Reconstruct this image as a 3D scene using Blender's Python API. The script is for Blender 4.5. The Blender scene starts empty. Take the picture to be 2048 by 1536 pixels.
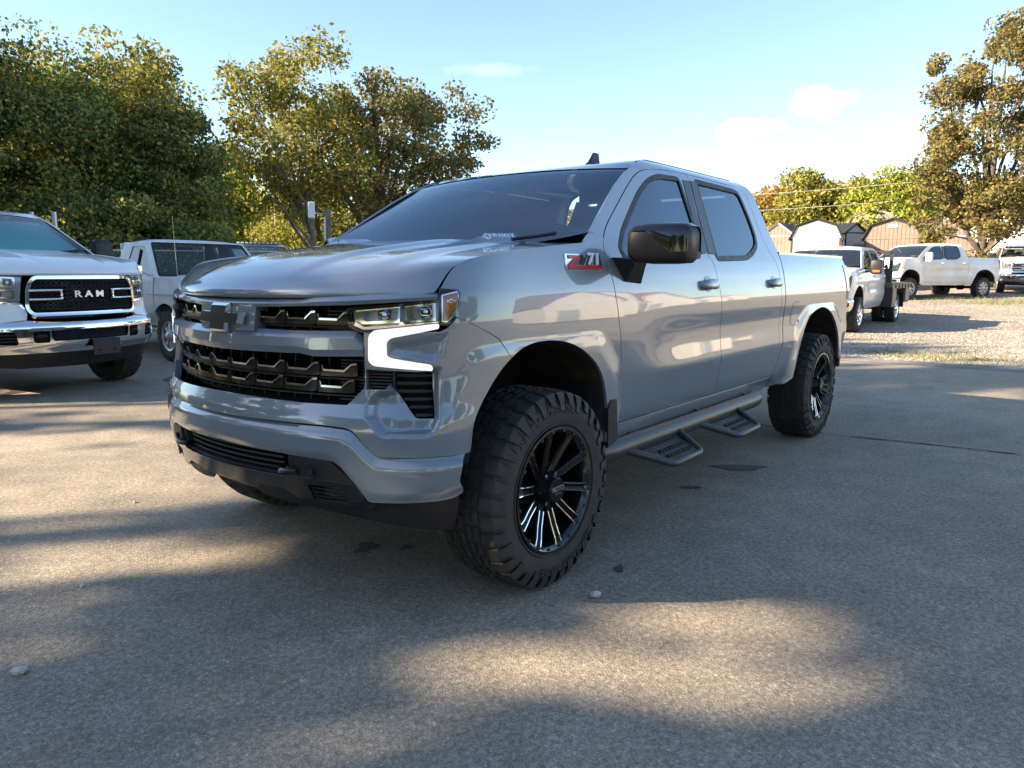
import bpy, bmesh, math, random
import numpy as np
from mathutils import Vector, Matrix
from mathutils.geometry import delaunay_2d_cdt

# ------------------------------------------------------------------ camera, sky, sun, exposure
SC = bpy.context.scene
COL = SC.collection
CAMP = np.array([2.473, 2.750, 1.3209])
YAW, PIT, ROL, FPX = 3.8113, .1488, .002, 1476.8
def make_camera():
    cd = bpy.data.cameras.new('camera'); co = bpy.data.objects.new('camera', cd); COL.objects.link(co)
    fw = Vector((math.cos(YAW)*math.cos(PIT), math.sin(YAW)*math.cos(PIT), -math.sin(PIT)))
    rt = Vector((math.sin(YAW), -math.cos(YAW), 0)); up = rt.cross(fw)
    c, s = math.cos(ROL), math.sin(ROL)
    r2 = c*rt+s*up; u2 = c*up-s*rt
    m = Matrix((r2, u2, -fw)).transposed().to_4x4(); m.translation = Vector(CAMP)
    co.matrix_world = m
    cd.sensor_fit = 'HORIZONTAL'; cd.sensor_width = 36; cd.lens = 36*FPX/2048
    cd.clip_start = .05; cd.clip_end = 3000
    SC.camera = co
make_camera()
SUN_EL = math.radians(25)
SUN_DIR = Vector((.77*math.cos(SUN_EL), -.638*math.cos(SUN_EL), math.sin(SUN_EL)))   # towards the sun
def make_world():
    w = bpy.data.worlds.new('World'); SC.world = w; w.use_nodes = True
    nt = w.node_tree; N = nt.nodes; L = nt.links; N.clear()
    out = N.new('ShaderNodeOutputWorld'); bg = N.new('ShaderNodeBackground')
    sky = N.new('ShaderNodeTexSky'); sky.sky_type = 'NISHITA'; sky.sun_disc = False
    sky.sun_elevation = SUN_EL; sky.sun_rotation = math.atan2(SUN_DIR.x, SUN_DIR.y)
    sky.air_density = 1.0; sky.dust_density = .3; sky.ozone_density = 1.6
    # soft cumulus puffs: noise on the sky direction flattened to a cloud deck
    tc = N.new('ShaderNodeTexCoord'); sx = N.new('ShaderNodeSeparateXYZ'); L.new(tc.outputs['Generated'], sx.inputs[0])
    mz = N.new('ShaderNodeMath'); mz.operation = 'MAXIMUM'; mz.inputs[1].default_value = .04; L.new(sx.outputs['Z'], mz.inputs[0])
    dx = N.new('ShaderNodeMath'); dx.operation = 'DIVIDE'; L.new(sx.outputs['X'], dx.inputs[0]); L.new(mz.outputs[0], dx.inputs[1])
    dy = N.new('ShaderNodeMath'); dy.operation = 'DIVIDE'; L.new(sx.outputs['Y'], dy.inputs[0]); L.new(mz.outputs[0], dy.inputs[1])
    cb = N.new('ShaderNodeCombineXYZ'); L.new(dx.outputs[0], cb.inputs[0]); L.new(dy.outputs[0], cb.inputs[1])
    n1 = N.new('ShaderNodeTexNoise'); n1.inputs['Scale'].default_value = 19; n1.inputs['Detail'].default_value = 7; n1.inputs['Roughness'].default_value = .58
    L.new(tc.outputs['Generated'], n1.inputs['Vector'])
    n2 = N.new('ShaderNodeTexNoise'); n2.inputs['Scale'].default_value = .5; n2.inputs['Detail'].default_value = 5; L.new(cb.outputs[0], n2.inputs['Vector'])
    def M(op, a, b=None, c=None):
        m = N.new('ShaderNodeMath'); m.operation = op
        for i, v in enumerate((a, b, c)):
            if v is None: continue
            if hasattr(v, 'is_linked'): L.new(v, m.inputs[i])
            else: m.inputs[i].default_value = v
        return m.outputs[0]
    def D(vec):
        v = N.new('ShaderNodeVectorMath'); v.operation = 'DOT_PRODUCT'; v.inputs[1].default_value = vec; L.new(tc.outputs['Generated'], v.inputs[0]); return v.outputs['Value']
    tot = None
    for d, ru, rv, k in PUFFS:
        d = Vector(d).normalized(); r = Vector((-d.y, d.x, 0)).normalized(); u = d.cross(r)
        du = M('DIVIDE', D(r), ru); dv = M('DIVIDE', D(u), rv); fr = M('GREATER_THAN', D(d), 0.)
        q = M('SUBTRACT', 1., M('SQRT', M('ADD', M('MULTIPLY', du, du), M('MULTIPLY', dv, dv))))
        den = M('MULTIPLY', M('MULTIPLY', M('ADD', q, M('MULTIPLY', M('SUBTRACT', n1.outputs['Fac'], .5), 2.6)), k), fr)
        den = M('MINIMUM', M('MAXIMUM', den, 0.), 1.); tot = den if tot is None else M('MAXIMUM', tot, den)
    rp = N.new('ShaderNodeValToRGB'); rp.color_ramp.elements[0].position = .56; rp.color_ramp.elements[1].position = .80; L.new(n2.outputs['Fac'], rp.inputs[0])
    fade = N.new('ShaderNodeMapRange'); fade.inputs[1].default_value = .05; fade.inputs[2].default_value = .4; L.new(sx.outputs['Z'], fade.inputs[0])
    mu2 = N.new('ShaderNodeMath'); mu2.operation = 'MAXIMUM'; L.new(M('MULTIPLY', M('MULTIPLY', rp.outputs[0], fade.outputs[0]), .18), mu2.inputs[0]); L.new(M('MULTIPLY', tot, .8), mu2.inputs[1])
    mx = N.new('ShaderNodeMix'); mx.data_type = 'RGBA'; L.new(mu2.outputs[0], mx.inputs[0])
    L.new(sky.outputs[0], mx.inputs[6]); mx.inputs[7].default_value = (7.4, 7.0, 7.2, 1)
    L.new(mx.outputs[2], bg.inputs[0]); bg.inputs[1].default_value = SKY_STRENGTH
    L.new(bg.outputs[0], out.inputs[0])
SKY_STRENGTH = .075; PUFFS = [((-0.9158, -0.3613, 0.1756), 0.058, 0.02, 1.0), ((-0.9387, -0.2809, 0.1999), 0.045, 0.018, 0.55), ((-0.9689, -0.2025, 0.142), 0.05, 0.01, 0.25), ((-0.8989, -0.4114, 0.1505), 0.08, 0.006, 0.25), ((-0.7412, -0.6228, 0.2504), 0.05, 0.01, 0.2)]
make_world()
def make_sun():
    sd = bpy.data.lights.new('sun', 'SUN'); so = bpy.data.objects.new('sun', sd); COL.objects.link(so)
    sd.energy = 5.0; sd.angle = math.radians(.55); sd.color = (1, .80, .57)
    so.rotation_euler = SUN_DIR.to_track_quat('Z', 'Y').to_euler(); so.location = SUN_DIR*60
make_sun()
SC.view_settings.view_transform = 'Standard'; SC.view_settings.look = 'None'
SC.view_settings.exposure = 2.15; SC.view_settings.gamma = 1; SC.view_settings.use_curve_mapping = False
SC.render.engine = 'CYCLES'; SC.cycles.use_denoising = True
SC.cycles.max_bounces = 10; SC.cycles.transparent_max_bounces = 24; SC.cycles.caustics_reflective = False; SC.cycles.caustics_refractive = False
SC.cycles.sample_clamp_indirect = 6

# ------------------------------------------------------------------ materials
MATS = {}
def mat(name, color=(.5,.5,.5), rough=.5, metal=0., coat=0., spec=.5, noise=None, bump=None, emit=None, var=None, coatrough=.03):
    """noise=(scale, amount): value variation; bump=(scale, strength); var=(color2, scale): blend to a second colour"""
    if name in MATS: return MATS[name]
    m = bpy.data.materials.new(name); m.use_nodes = True; nt = m.node_tree; N = nt.nodes; L = nt.links
    b = N['Principled BSDF']; b.inputs['Base Color'].default_value = (*color, 1); b.inputs['Roughness'].default_value = rough
    b.inputs['Metallic'].default_value = metal; b.inputs['Coat Weight'].default_value = coat; b.inputs['Coat Roughness'].default_value = coatrough
    b.inputs['Specular IOR Level'].default_value = spec
    tc = N.new('ShaderNodeTexCoord')
    if var:
        n = N.new('ShaderNodeTexNoise'); n.inputs['Scale'].default_value = var[1]; n.inputs['Detail'].default_value = 6; L.new(tc.outputs['Object'], n.inputs['Vector'])
        r = N.new('ShaderNodeValToRGB'); r.color_ramp.elements[0].position = .42; r.color_ramp.elements[1].position = .66
        r.color_ramp.elements[0].color = (*color, 1); r.color_ramp.elements[1].color = (*var[0], 1); L.new(n.outputs['Fac'], r.inputs[0]); L.new(r.outputs[0], b.inputs['Base Color'])
    if noise:
        n = N.new('ShaderNodeTexNoise'); n.inputs['Scale'].default_value = noise[0]; n.inputs['Detail'].default_value = 5; L.new(tc.outputs['Object'], n.inputs['Vector'])
        mr = N.new('ShaderNodeMapRange'); mr.inputs[1].default_value = .3; mr.inputs[2].default_value = .7; mr.inputs[3].default_value = max(.02, rough-noise[1]); mr.inputs[4].default_value = min(1, rough+noise[1])
        L.new(n.outputs['Fac'], mr.inputs[0]); L.new(mr.outputs[0], b.inputs['Roughness'])
    if bump:
        n = N.new('ShaderNodeTexNoise'); n.inputs['Scale'].default_value = bump[0]; n.inputs['Detail'].default_value = 4; L.new(tc.outputs['Object'], n.inputs['Vector'])
        bp = N.new('ShaderNodeBump'); bp.inputs['Strength'].default_value = bump[1]; bp.inputs['Distance'].default_value = .01; L.new(n.outputs['Fac'], bp.inputs['Height']); L.new(bp.outputs[0], b.inputs['Normal'])
    if emit:
        b.inputs['Emission Color'].default_value = (*emit[0], 1); b.inputs['Emission Strength'].default_value = emit[1]
    MATS[name] = m
    return m
def glass(name, tint, ior=1.5, rough=0.0, diffuse_mix=0.):
    if name in MATS: return MATS[name]
    m = bpy.data.materials.new(name); m.use_nodes = True; nt = m.node_tree; N = nt.nodes; L = nt.links; N.remove(N['Principled BSDF'])
    t = N.new('ShaderNodeBsdfTransparent'); t.inputs[0].default_value = (*tint, 1)
    g = N.new('ShaderNodeBsdfGlossy'); g.inputs['Roughness'].default_value = rough; g.inputs[0].default_value = (.74, .88, 1, 1) if ior > 1.8 else (1, 1, 1, 1)
    f = N.new('ShaderNodeFresnel'); f.inputs[0].default_value = ior
    mx = N.new('ShaderNodeMixShader'); L.new(f.outputs[0], mx.inputs[0]); L.new(t.outputs[0], mx.inputs[1]); L.new(g.outputs[0], mx.inputs[2])
    o = mx.outputs[0]
    if diffuse_mix:  # pale bluish diffuse mixed in so the glass reads lighter
        d = N.new('ShaderNodeBsdfDiffuse'); d.inputs[0].default_value = (.5,.55,.6,1); m2 = N.new('ShaderNodeMixShader'); m2.inputs[0].default_value = diffuse_mix; L.new(o, m2.inputs[1]); L.new(d.outputs[0], m2.inputs[2]); o = m2.outputs[0]
    L.new(o, N['Material Output'].inputs[0]); MATS[name] = m
    return m
GREY = mat('grey_paint', (.165, .203, .25), .34, .25, 1.0, noise=(7, .03)); GREY.node_tree.nodes['Principled BSDF'].inputs['Coat IOR'].default_value = 1.75
BLACKP = mat('black_plastic', (.018, .018, .02), .45, spec=.3, noise=(30, .1), bump=(220, .08))
GLOSSB = mat('gloss_black', (.008, .008, .009), .12, 0, .6)
SATINB = mat('satin_black', (.03, .032, .036), .36, .2, bump=(300, .03))
GRILLEB = mat('grille_black', (.008,.008,.009), .22, spec=.2, coat=.12)
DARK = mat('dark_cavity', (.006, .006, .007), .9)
LINER = mat('wheel_liner', (.02, .018, .016), .85, var=((.05, .04, .03), 9), bump=(40, .3))
RUBBER = mat('tyre_rubber', (.022, .022, .023), .72, var=((.035, .033, .031), 14), bump=(140, .15))
CHROME = mat('chrome', (.86, .86, .87), .05, 1)
SMOKE = mat('smoked_chrome', (.42, .43, .45), .12, 1)
SILVER = mat('machined_silver', (.8, .8, .8), .22, 1)
ALLOY = mat('alloy_wheel', (.45, .45, .46), .3, .9)
WHITE = mat('white_paint', (.74, .75, .76), .35, 0, .9)
WHITED = mat('dusty_white_paint', (.74, .75, .76), .42, 0, .5, var=((.62, .57, .48), 1.1))
WHITEO = mat('old_white_paint', (.66, .67, .68), .5, 0, .2, var=((.55, .55, .55), 4))
DRLM = mat('lit_lamp', (.6, .62, .65), .3, emit=((1, .99, .97), .20))
AMBER = mat('amber_lens', (.75, .16, .02), .15, 0, .8)
LENS = glass('clear_lens', (.93, .95, .97))
LAMPIN = mat('lamp_reflector', (.75, .77, .8), .12, 1)
LAMPGR = mat('lamp_bezel', (.40, .42, .45), .3, .6)
RED = mat('red_badge', (.55, .02, .03), .25, 0, .6)
REDL = mat('red_lens', (.35, .01, .01), .15, 0, .8)
WSG = glass('windshield_glass', (.78, .83, .84), 2.1, 0, .02)
TINT = glass('tinted_glass', (.10, .12, .13), 2.0, 0, .004)
SEAT = mat('seat_fabric', (.09, .092, .095), .8)
DASH = mat('dashboard', (.13, .14, .145), .7)
STEELT = mat('powder_coat_steel', (.05, .055, .06), .38, .3, bump=(400, .06))

# ------------------------------------------------------------------ mesh helpers
def link(o, parent=None):
    COL.objects.link(o)
    if parent is not None: o.parent = parent
    return o
def tag(o, label=None, cat=None, group=None, kind=None):
    if label: o['label'] = label
    if cat: o['category'] = cat
    if group: o['group'] = group
    if kind: o['kind'] = kind
    return o
def empty(name, loc=(0,0,0), rz=0., label=None, cat=None, group=None):
    o = bpy.data.objects.new(name, None); o.empty_display_size = .2; COL.objects.link(o)
    o.location = loc; o.rotation_euler = (0, 0, rz)
    return tag(o, label, cat, group)
def mesh_obj(name, V, F, m, parent=None, smooth=False, normals=None, sharp=None):
    me = bpy.data.meshes.new(name); V = np.asarray(V, float)
    me.from_pydata(V.tolist(), [], [list(map(int, f)) for f in F])
    if smooth: me.shade_smooth()
    me.materials.append(m)
    if normals is not None: me.normals_split_custom_set_from_vertices(np.asarray(normals).tolist())
    elif smooth and sharp: me.set_sharp_from_angle(angle=math.radians(sharp))
    me.update()
    return link(bpy.data.objects.new(name, me), parent)
class MB:
    """collects simple solids and links them as ONE mesh"""
    def __init__(s): s.V = []; s.F = []; s.n = 0
    def add(s, V, F, M=None):
        V = np.asarray(V, float)
        if M is not None:
            M = np.array(M); V = V@M[:3,:3].T+M[:3,3]
        s.V.append(V); s.F += [[i+s.n for i in f] for f in F]; s.n += len(V)
        return s
    def box(s, c, d, bev=0., rz=0., M=None):
        h = np.array(d, float)/2; b = min(bev, .49*min(d)); V = []; F = []; c = np.array(c, float)
        if b <= 0:
            V = [(sx*h[0], sy*h[1], sz*h[2]) for sx in (-1,1) for sy in (-1,1) for sz in (-1,1)]
            F = [(0,1,3,2),(4,6,7,5),(0,4,5,1),(2,3,7,6),(0,2,6,4),(1,5,7,3)]
        else:
            idx = {}
            for sx in (-1,1):
                for sy in (-1,1):
                    for sz in (-1,1):
                        for a in range(3):
                            p = [sx*(h[0]-b), sy*(h[1]-b), sz*(h[2]-b)]; p[a] = (sx,sy,sz)[a]*h[a]
                            idx[(sx,sy,sz,a)] = len(V); V.append(p)
            g = lambda *k: idx[k]
            for sg in (-1,1):
                q = [g(sg,-1,-1,0),g(sg,1,-1,0),g(sg,1,1,0),g(sg,-1,1,0)]; F.append(q if sg>0 else q[::-1])
                q = [g(-1,sg,-1,1),g(-1,sg,1,1),g(1,sg,1,1),g(1,sg,-1,1)]; F.append(q if sg>0 else q[::-1])
                q = [g(-1,-1,sg,2),g(1,-1,sg,2),g(1,1,sg,2),g(-1,1,sg,2)]; F.append(q if sg>0 else q[::-1])
            for s1 in (-1,1):
                for s2 in (-1,1):
                    for a,bb in ((0,1),(0,2),(1,2)):
                        cc = 3-a-bb; k0 = [0,0,0]; k0[a] = s1; k0[bb] = s2; k0[cc] = -1; k1 = list(k0); k1[cc] = 1
                        q = [g(*k0,a),g(*k1,a),g(*k1,bb),g(*k0,bb)]
                        n = np.cross(np.array(V[q[1]])-V[q[0]], np.array(V[q[2]])-V[q[0]]); o = np.zeros(3); o[a] = s1; o[bb] = s2
                        F.append(q if n@o>0 else q[::-1])
            for k in [(x,y,z) for x in (-1,1) for y in (-1,1) for z in (-1,1)]:
                q = [g(*k,0),g(*k,1),g(*k,2)]; F.append(q if k[0]*k[1]*k[2]>0 else q[::-1])
        V = np.array(V)
        if rz: cz, sz_ = math.cos(rz), math.sin(rz); V = V@np.array([[cz,sz_,0],[-sz_,cz,0],[0,0,1]])
        return s.add(V+c, F, M)
    def loft(s, rings, close=True, caps=True, M=None):
        n = len(rings[0]); V = np.concatenate([np.asarray(r, float) for r in rings]); F = []
        for i in range(len(rings)-1):
            for j in range(n if close else n-1):
                k = (j+1)%n; F.append((i*n+j, i*n+k, (i+1)*n+k, (i+1)*n+j))
        if caps and close: F.append(tuple(range(n))[::-1]); F.append(tuple((len(rings)-1)*n+j for j in range(n)))
        return s.add(V, F, M)
    def tube(s, path, r, seg=8, caps=True, M=None):
        P = [np.array(p, float) for p in path]; R = r if hasattr(r, '__len__') else [r]*len(P); rings = []; ref = None
        for i, p in enumerate(P):
            t = P[min(i+1, len(P)-1)]-P[max(i-1, 0)]; t /= np.linalg.norm(t)+1e-9
            if ref is None:
                ref = np.array([0,0,1.]) if abs(t[2])<.9 else np.array([1.,0,0])
            u = np.cross(ref, t); u /= np.linalg.norm(u)+1e-9; v = np.cross(t, u); ref = v
            rings.append([p+R[i]*(math.cos(a)*u+math.sin(a)*v) for a in np.arange(seg)*2*math.pi/seg])
        return s.loft(rings, True, caps, M)
    def cyl(s, p0, p1, r, seg=16, r1=None): return s.tube([p0, p1], [r, r if r1 is None else r1], seg)
    def lathe(s, prof, c=(0,0,0), axis='y', seg=48, M=None):
        """prof = (axial, radius) list"""
        rings = []
        for a, r in prof:
            t = np.arange(seg)*2*math.pi/seg
            if axis=='y': rings.append(np.stack([r*np.cos(t), np.full(seg, a), r*np.sin(t)], 1)+c)
            else: rings.append(np.stack([r*np.cos(t), r*np.sin(t), np.full(seg, a)], 1)+c)
        return s.loft([r for r in rings], True, False, M)
    def prism(s, poly, n0, n1, frame=None, M=None):
        """poly in (a,b), extruded along n from n0 to n1; frame=(origin, A, B, N)"""
        o, A, B, Nn = [np.array(q, float) for q in (frame or ((0,0,0),(1,0,0),(0,0,1),(0,-1,0)))]
        k = len(poly); V = [o+a*A+b*B+n0*Nn for a, b in poly]+[o+a*A+b*B+n1*Nn for a, b in poly]
        F = [tuple(range(k))[::-1], tuple(range(k, 2*k))]+[(i, (i+1)%k, k+(i+1)%k, k+i) for i in range(k)]
        return s.add(V, F, M)
    def build(s, name, m, parent=None, smooth=False, sharp=40, flip=False):
        V = np.concatenate(s.V) if s.V else np.zeros((0,3))
        o = mesh_obj(name, V, s.F, m, parent)
        bm = bmesh.new(); bm.from_mesh(o.data); bmesh.ops.recalc_face_normals(bm, faces=bm.faces); bm.to_mesh(o.data); bm.free()
        if smooth: o.data.shade_smooth(); o.data.set_sharp_from_angle(angle=math.radians(sharp))
        return o
def grid_obj(name, G, m, parent=None, smooth=True, flip=False):
    """G: (rows, cols, 3) structured surface"""
    r, c = G.shape[:2]; F = []
    for i in range(r-1):
        for j in range(c-1):
            q = (i*c+j, i*c+j+1, (i+1)*c+j+1, (i+1)*c+j); F.append(q[::-1] if flip else q)
    return mesh_obj(name, G.reshape(-1, 3), F, m, parent, smooth)
def in_poly(P, poly):
    x, y = P[:,0], P[:,1]; r = np.zeros(len(P), bool); n = len(poly)
    for i in range(n):
        x0, y0 = poly[i]; x1, y1 = poly[(i+1)%n]
        if y0 == y1: continue
        r ^= ((y0>y) != (y1>y)) & (x < (x1-x0)*(y-y0)/(y1-y0)+x0)
    return r
def crv(pts, n=6):
    """open Catmull-Rom through pts"""
    p = [np.array(q, float) for q in pts]; p = [2*p[0]-p[1]]+p+[2*p[-1]-p[-2]]; o = []
    for i in range(1, len(p)-2):
        a, b, c, d = p[i-1:i+3]
        for t in np.arange(n)/n: o.append(.5*(2*b+(c-a)*t+(2*a-5*b+4*c-d)*t*t+(3*b-a-3*c+d)*t**3))
    o.append(p[-2])
    return [tuple(q) for q in o]
def rnd(poly, r, n=4):
    """round the corners of a closed polygon"""
    o = []; k = len(poly)
    for i in range(k):
        a, b, c = [np.array(poly[(i+j)%k], float) for j in (-1,0,1)]
        rr = r[i] if hasattr(r, '__len__') else r
        la, lc = np.linalg.norm(a-b), np.linalg.norm(c-b); q = min(rr, .45*la, .45*lc)
        if q < 1e-5: o.append(tuple(b)); continue
        p0 = b+(a-b)/la*q; p2 = b+(c-b)/lc*q
        for t in np.linspace(0, 1, n+1): o.append(tuple((1-t)**2*p0+2*t*(1-t)*b+t*t*p2))
    return o
def dens(poly, h):
    o = []
    for i in range(len(poly)):
        a = np.array(poly[i], float); b = np.array(poly[(i+1)%len(poly)], float); n = max(1, int(np.ceil(np.linalg.norm(b-a)/h)))
        for k in range(n): o.append(tuple(a+(b-a)*k/n))
    return o
def mir(poly): return [(-a, b) for a, b in poly][::-1]
def panel(name, fn, outline, m, parent=None, holes=(), h=.02, flange=.015, sx=1., e=2e-3):
    """a pressed panel: the surface fn(u,v)->xyz cut to outline minus holes, with its edge turned inwards"""
    polys = []
    for pl in [outline]+list(holes):
        pl = dens(pl, h); q = [pl[0]]
        for p in pl[1:]:
            if math.hypot(p[0]-q[-1][0], p[1]-q[-1][1]) > 1e-4: q.append(p)
        if math.hypot(q[0][0]-q[-1][0], q[0][1]-q[-1][1]) < 1e-4: q.pop()
        polys.append(q)
    U = []; E = []
    for q in polys:
        b = len(U); U += q; E += [(b+i, b+(i+1)%len(q)) for i in range(len(q))]
    nb = len(U); O = np.array(polys[0]); lo, hi = O.min(0), O.max(0)
    gx, gy = np.meshgrid(np.arange(lo[0]+h*.5*sx, hi[0], h*sx), np.arange(lo[1]+h*.5, hi[1], h)); g = np.stack([gx.ravel(), gy.ravel()], 1)
    k = in_poly(g, polys[0])
    for q in polys[1:]: k &= ~in_poly(g, q)
    g = g[k]
    if len(g):
        B = np.array(U); keep = np.ones(len(g), bool)
        for i in range(0, len(g), 4000):
            d = np.abs(g[i:i+4000,None,:]-B[None]); keep[i:i+4000] = (np.hypot(d[...,0], d[...,1]).min(1) > h*.45)
        U = U+[tuple(q) for q in g[keep]]
    vs, es, fs = delaunay_2d_cdt([Vector(u) for u in U], E, [], 0, 1e-6)[:3]
    uv = np.array([tuple(v) for v in vs]); T = np.array([f for f in fs if len(f)==3])
    cen = uv[T].mean(1); k = in_poly(cen, polys[0])
    for q in polys[1:]: k &= ~in_poly(cen, q)
    T = T[k]; ar = (uv[T[:,1]]-uv[T[:,0]]); br = uv[T[:,2]]-uv[T[:,0]]; cr = ar[:,0]*br[:,1]-ar[:,1]*br[:,0]
    T[cr<0] = T[cr<0][:, ::-1]
    P = fn(uv[:,0], uv[:,1]); du = fn(uv[:,0]+e, uv[:,1])-fn(uv[:,0]-e, uv[:,1]); dv = fn(uv[:,0], uv[:,1]+e)-fn(uv[:,0], uv[:,1]-e)
    Nn = np.cross(du, dv); Nn /= np.linalg.norm(Nn, axis=1)[:,None]+1e-12
    V = P; F = T.tolist(); NN = Nn
    if flange:
        cnt = {}
        for t in F:
            for a, b in ((t[0],t[1]),(t[1],t[2]),(t[2],t[0])):
                if (b,a) in cnt: cnt.pop((b,a))
                else: cnt[(a,b)] = 1
        be = list(cnt); ids = sorted({i for ed in be for i in ed}); mp = {v:i for i,v in enumerate(ids)}; n0 = len(V)
        on = np.zeros((len(ids), 3))
        for a, b in be:
            t = np.cross(P[b]-P[a], Nn[a]); t /= np.linalg.norm(t)+1e-12; on[mp[a]] += t; on[mp[b]] += t
        on /= np.linalg.norm(on, axis=1)[:,None]+1e-12
        r0 = P[ids]; r1 = P[ids]-Nn[ids]*flange; k = len(ids)
        mid = r0+on*.0015-Nn[ids]*.0015
        V = np.concatenate([P, r0, mid, r1]); NN = np.concatenate([Nn, Nn[ids]*.8+on*.6, on, on])
        for a, b in be:
            i, j = mp[a], mp[b]
            F.append([n0+j, n0+i, n0+k+i, n0+k+j]); F.append([n0+k+j, n0+k+i, n0+2*k+i, n0+2*k+j])
    return mesh_obj(name, V, F, m, parent, True, NN)
def smooth(a,b,x):
    t=np.clip((np.asarray(x,float)-a)/(b-a),0,1); return t*t*(3-2*t)
def _plan():
    y=np.linspace(0,.78,80); A=np.stack([.87-.32*y*y,y],1)
    p0=A[-1]; t0=np.array([-.64*.78,1.]); t0/=np.linalg.norm(t0)
    p3=np.array([.22,1.01]); p1=p0+t0*.16; p2=p3+np.array([.24,0])
    t=np.linspace(0,1,60)[1:,None]
    B=(1-t)**3*p0+3*(1-t)**2*t*p1+3*(1-t)*t*t*p2+t**3*p3
    C=np.array([[x,1.01-.012*smooth(-3.9,-5,x)] for x in np.linspace(.2,-5.2,200)])
    Q=np.concatenate([A,B,C])
    s=np.concatenate([[0],np.cumsum(np.linalg.norm(np.diff(Q,axis=0),axis=1))])
    S=np.linspace(0,s[-1],2400)
    X=np.interp(S,s,Q[:,0]); Y=np.interp(S,s,Q[:,1])
    k=np.exp(-.5*(np.arange(-40,41)/14)**2); k/=k.sum()
    ex=lambda a,sg: np.convolve(np.concatenate([sg*a[40:0:-1],a,2*a[-1]-a[-2:-42:-1]]),k,'valid')
    X=ex(X,1); Y=ex(Y,-1)
    tx=np.gradient(X); ty=np.gradient(Y); n=np.hypot(tx,ty)
    return S,X,Y,ty/n,-tx/n
PS,PX,PY,PNX,PNY=_plan()
def s_of_x(x): return np.interp(-np.asarray(x,float),-PX,PS)
def s_of_y(y): return np.interp(y,PY[:900],PS[:900])
S1=float(s_of_y(.72)); S2=float(s_of_x(.30))
def _tab(pts,sig):
    z=np.arange(.2,2.1,.001); a=np.array(pts); v=np.interp(z,a[:,0],a[:,1])
    r=int(4*sig*1000); k=np.exp(-.5*(np.arange(-r,r+1)/(sig*1000))**2); k/=k.sum()
    v=np.convolve(np.pad(v,r,mode='reflect',reflect_type='odd'),k,'valid'); return z,v
_zs,_vs=_tab([(.2,-.2),(.55,-.078),(.60,-.052),(.655,-.037),(.83,-.006),(.95,-.019),(1.02,-.019),(1.10,-.008),(1.17,-.006),(1.25,-.016),(1.33,-.030),(1.40,-.049),(1.5,-.088),(1.86,-.228),(1.92,-.272),(1.955,-.34),(2.0,-.5)],.014)
_zp,_vp=_tab([(.2,-.2),(.55,-.07),(.60,-.052),(.655,-.037),(.85,-.014),(1.02,-.005),(1.15,-.004),(1.25,-.014),(1.33,-.030),(1.40,-.049),(1.5,-.088),(2.0,-.3)],.02)
_zf,_vf=_tab([(.2,-.1),(.45,.02),(.6,.045),(.75,.05),(.80,.04),(.85,.015),(.95,0),(1.15,0),(1.24,-.012),(1.3,-.04),(2,-.3)],.012)
ARF=np.array([(.60,.50),(.56,.70),(.40,.94),(.22,1.045),(-.02,1.06),(-.28,.985),(-.44,.83),(-.475,.67),(-.45,.50)])
ARR=np.array([(-3.13,.50),(-3.17,.66),(-3.25,.85),(-3.44,1.0),(-3.73,1.06),(-4.02,1.01),(-4.27,.84),(-4.33,.6),(-4.34,.5)])
def segdist(P,L):
    P=np.asarray(P,float); d=np.full(P.shape[0],9.)
    for a,b in zip(L[:-1],L[1:]):
        ab=b-a; t=np.clip(((P-a)@ab)/(ab@ab),0,1)[:,None]
        d=np.minimum(d,np.linalg.norm(P-a-t*ab,axis=1))
    return d
def dside(x,z):
    x=np.asarray(x,float); z=np.asarray(z,float)
    a=np.interp(z,_zs,_vs); b=np.interp(z,_zp,_vp)
    w=smooth(-.62,-1.25,x)      # lower ridge strengthens to the rear of the doors
    d=b*(1-w)+a*w
    P=np.stack([x.ravel(),z.ravel()],1)
    m=np.minimum(segdist(P,ARF),segdist(P,ARR)).reshape(x.shape)
    f=1-smooth(.045,.15,m); tgt=.004-.016*smooth(1.0,1.12,z)
    return d+f*np.maximum(tgt-d,0)
def wside(s): return smooth(S1,S2,s)
def W(s,z,off=0.,bump=False):
    s=np.asarray(s,float); z=np.asarray(z,float); sg=np.where(s<0,-1.,1.); a=np.abs(s)
    x=np.interp(a,PS,PX); y=np.interp(a,PS,PY); nx=np.interp(a,PS,PNX); ny=np.interp(a,PS,PNY)
    w=wside(a)
    ds=dside(x,z)
    if bump: ds=np.where(z>0,.004-.25*np.maximum(0,.53-z),0)
    d=np.interp(z,_zf,_vf)*(1-w)+ds*w+off
    return np.stack([x+nx*d,(y+ny*d)*sg,z],-1)
# ------------------------------------------------------------------ the lot: ground, asphalt, gravel
FH = np.array([math.cos(YAW), math.sin(YAW)]); RH = np.array([math.sin(YAW), -math.cos(YAW)])
def G2(lat, dep):
    """a point on the lot, lat metres right and dep metres ahead of where the photograph was taken"""
    p = CAMP[:2]+dep*FH+lat*RH; return float(p[0]), float(p[1])
def hgt(x, y):
    d = (np.asarray(x, float)-CAMP[0])*FH[0]+(np.asarray(y, float)-CAMP[1])*FH[1]
    t = np.log1p(np.exp(np.clip((d-20)/1.6, -30, 30)))*1.6
    return .05*np.minimum(t, 60+8*np.tanh((t-60)/8))
def G3(lat, dep, dz=0.):
    x, y = G2(lat, dep); return (x, y, float(hgt(x, y))+dz)
def nodes(name):
    m = bpy.data.materials.new(name); m.use_nodes = True; nt = m.node_tree; MATS[name] = m
    return m, nt.nodes, nt.links, nt.nodes['Principled BSDF']
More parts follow.
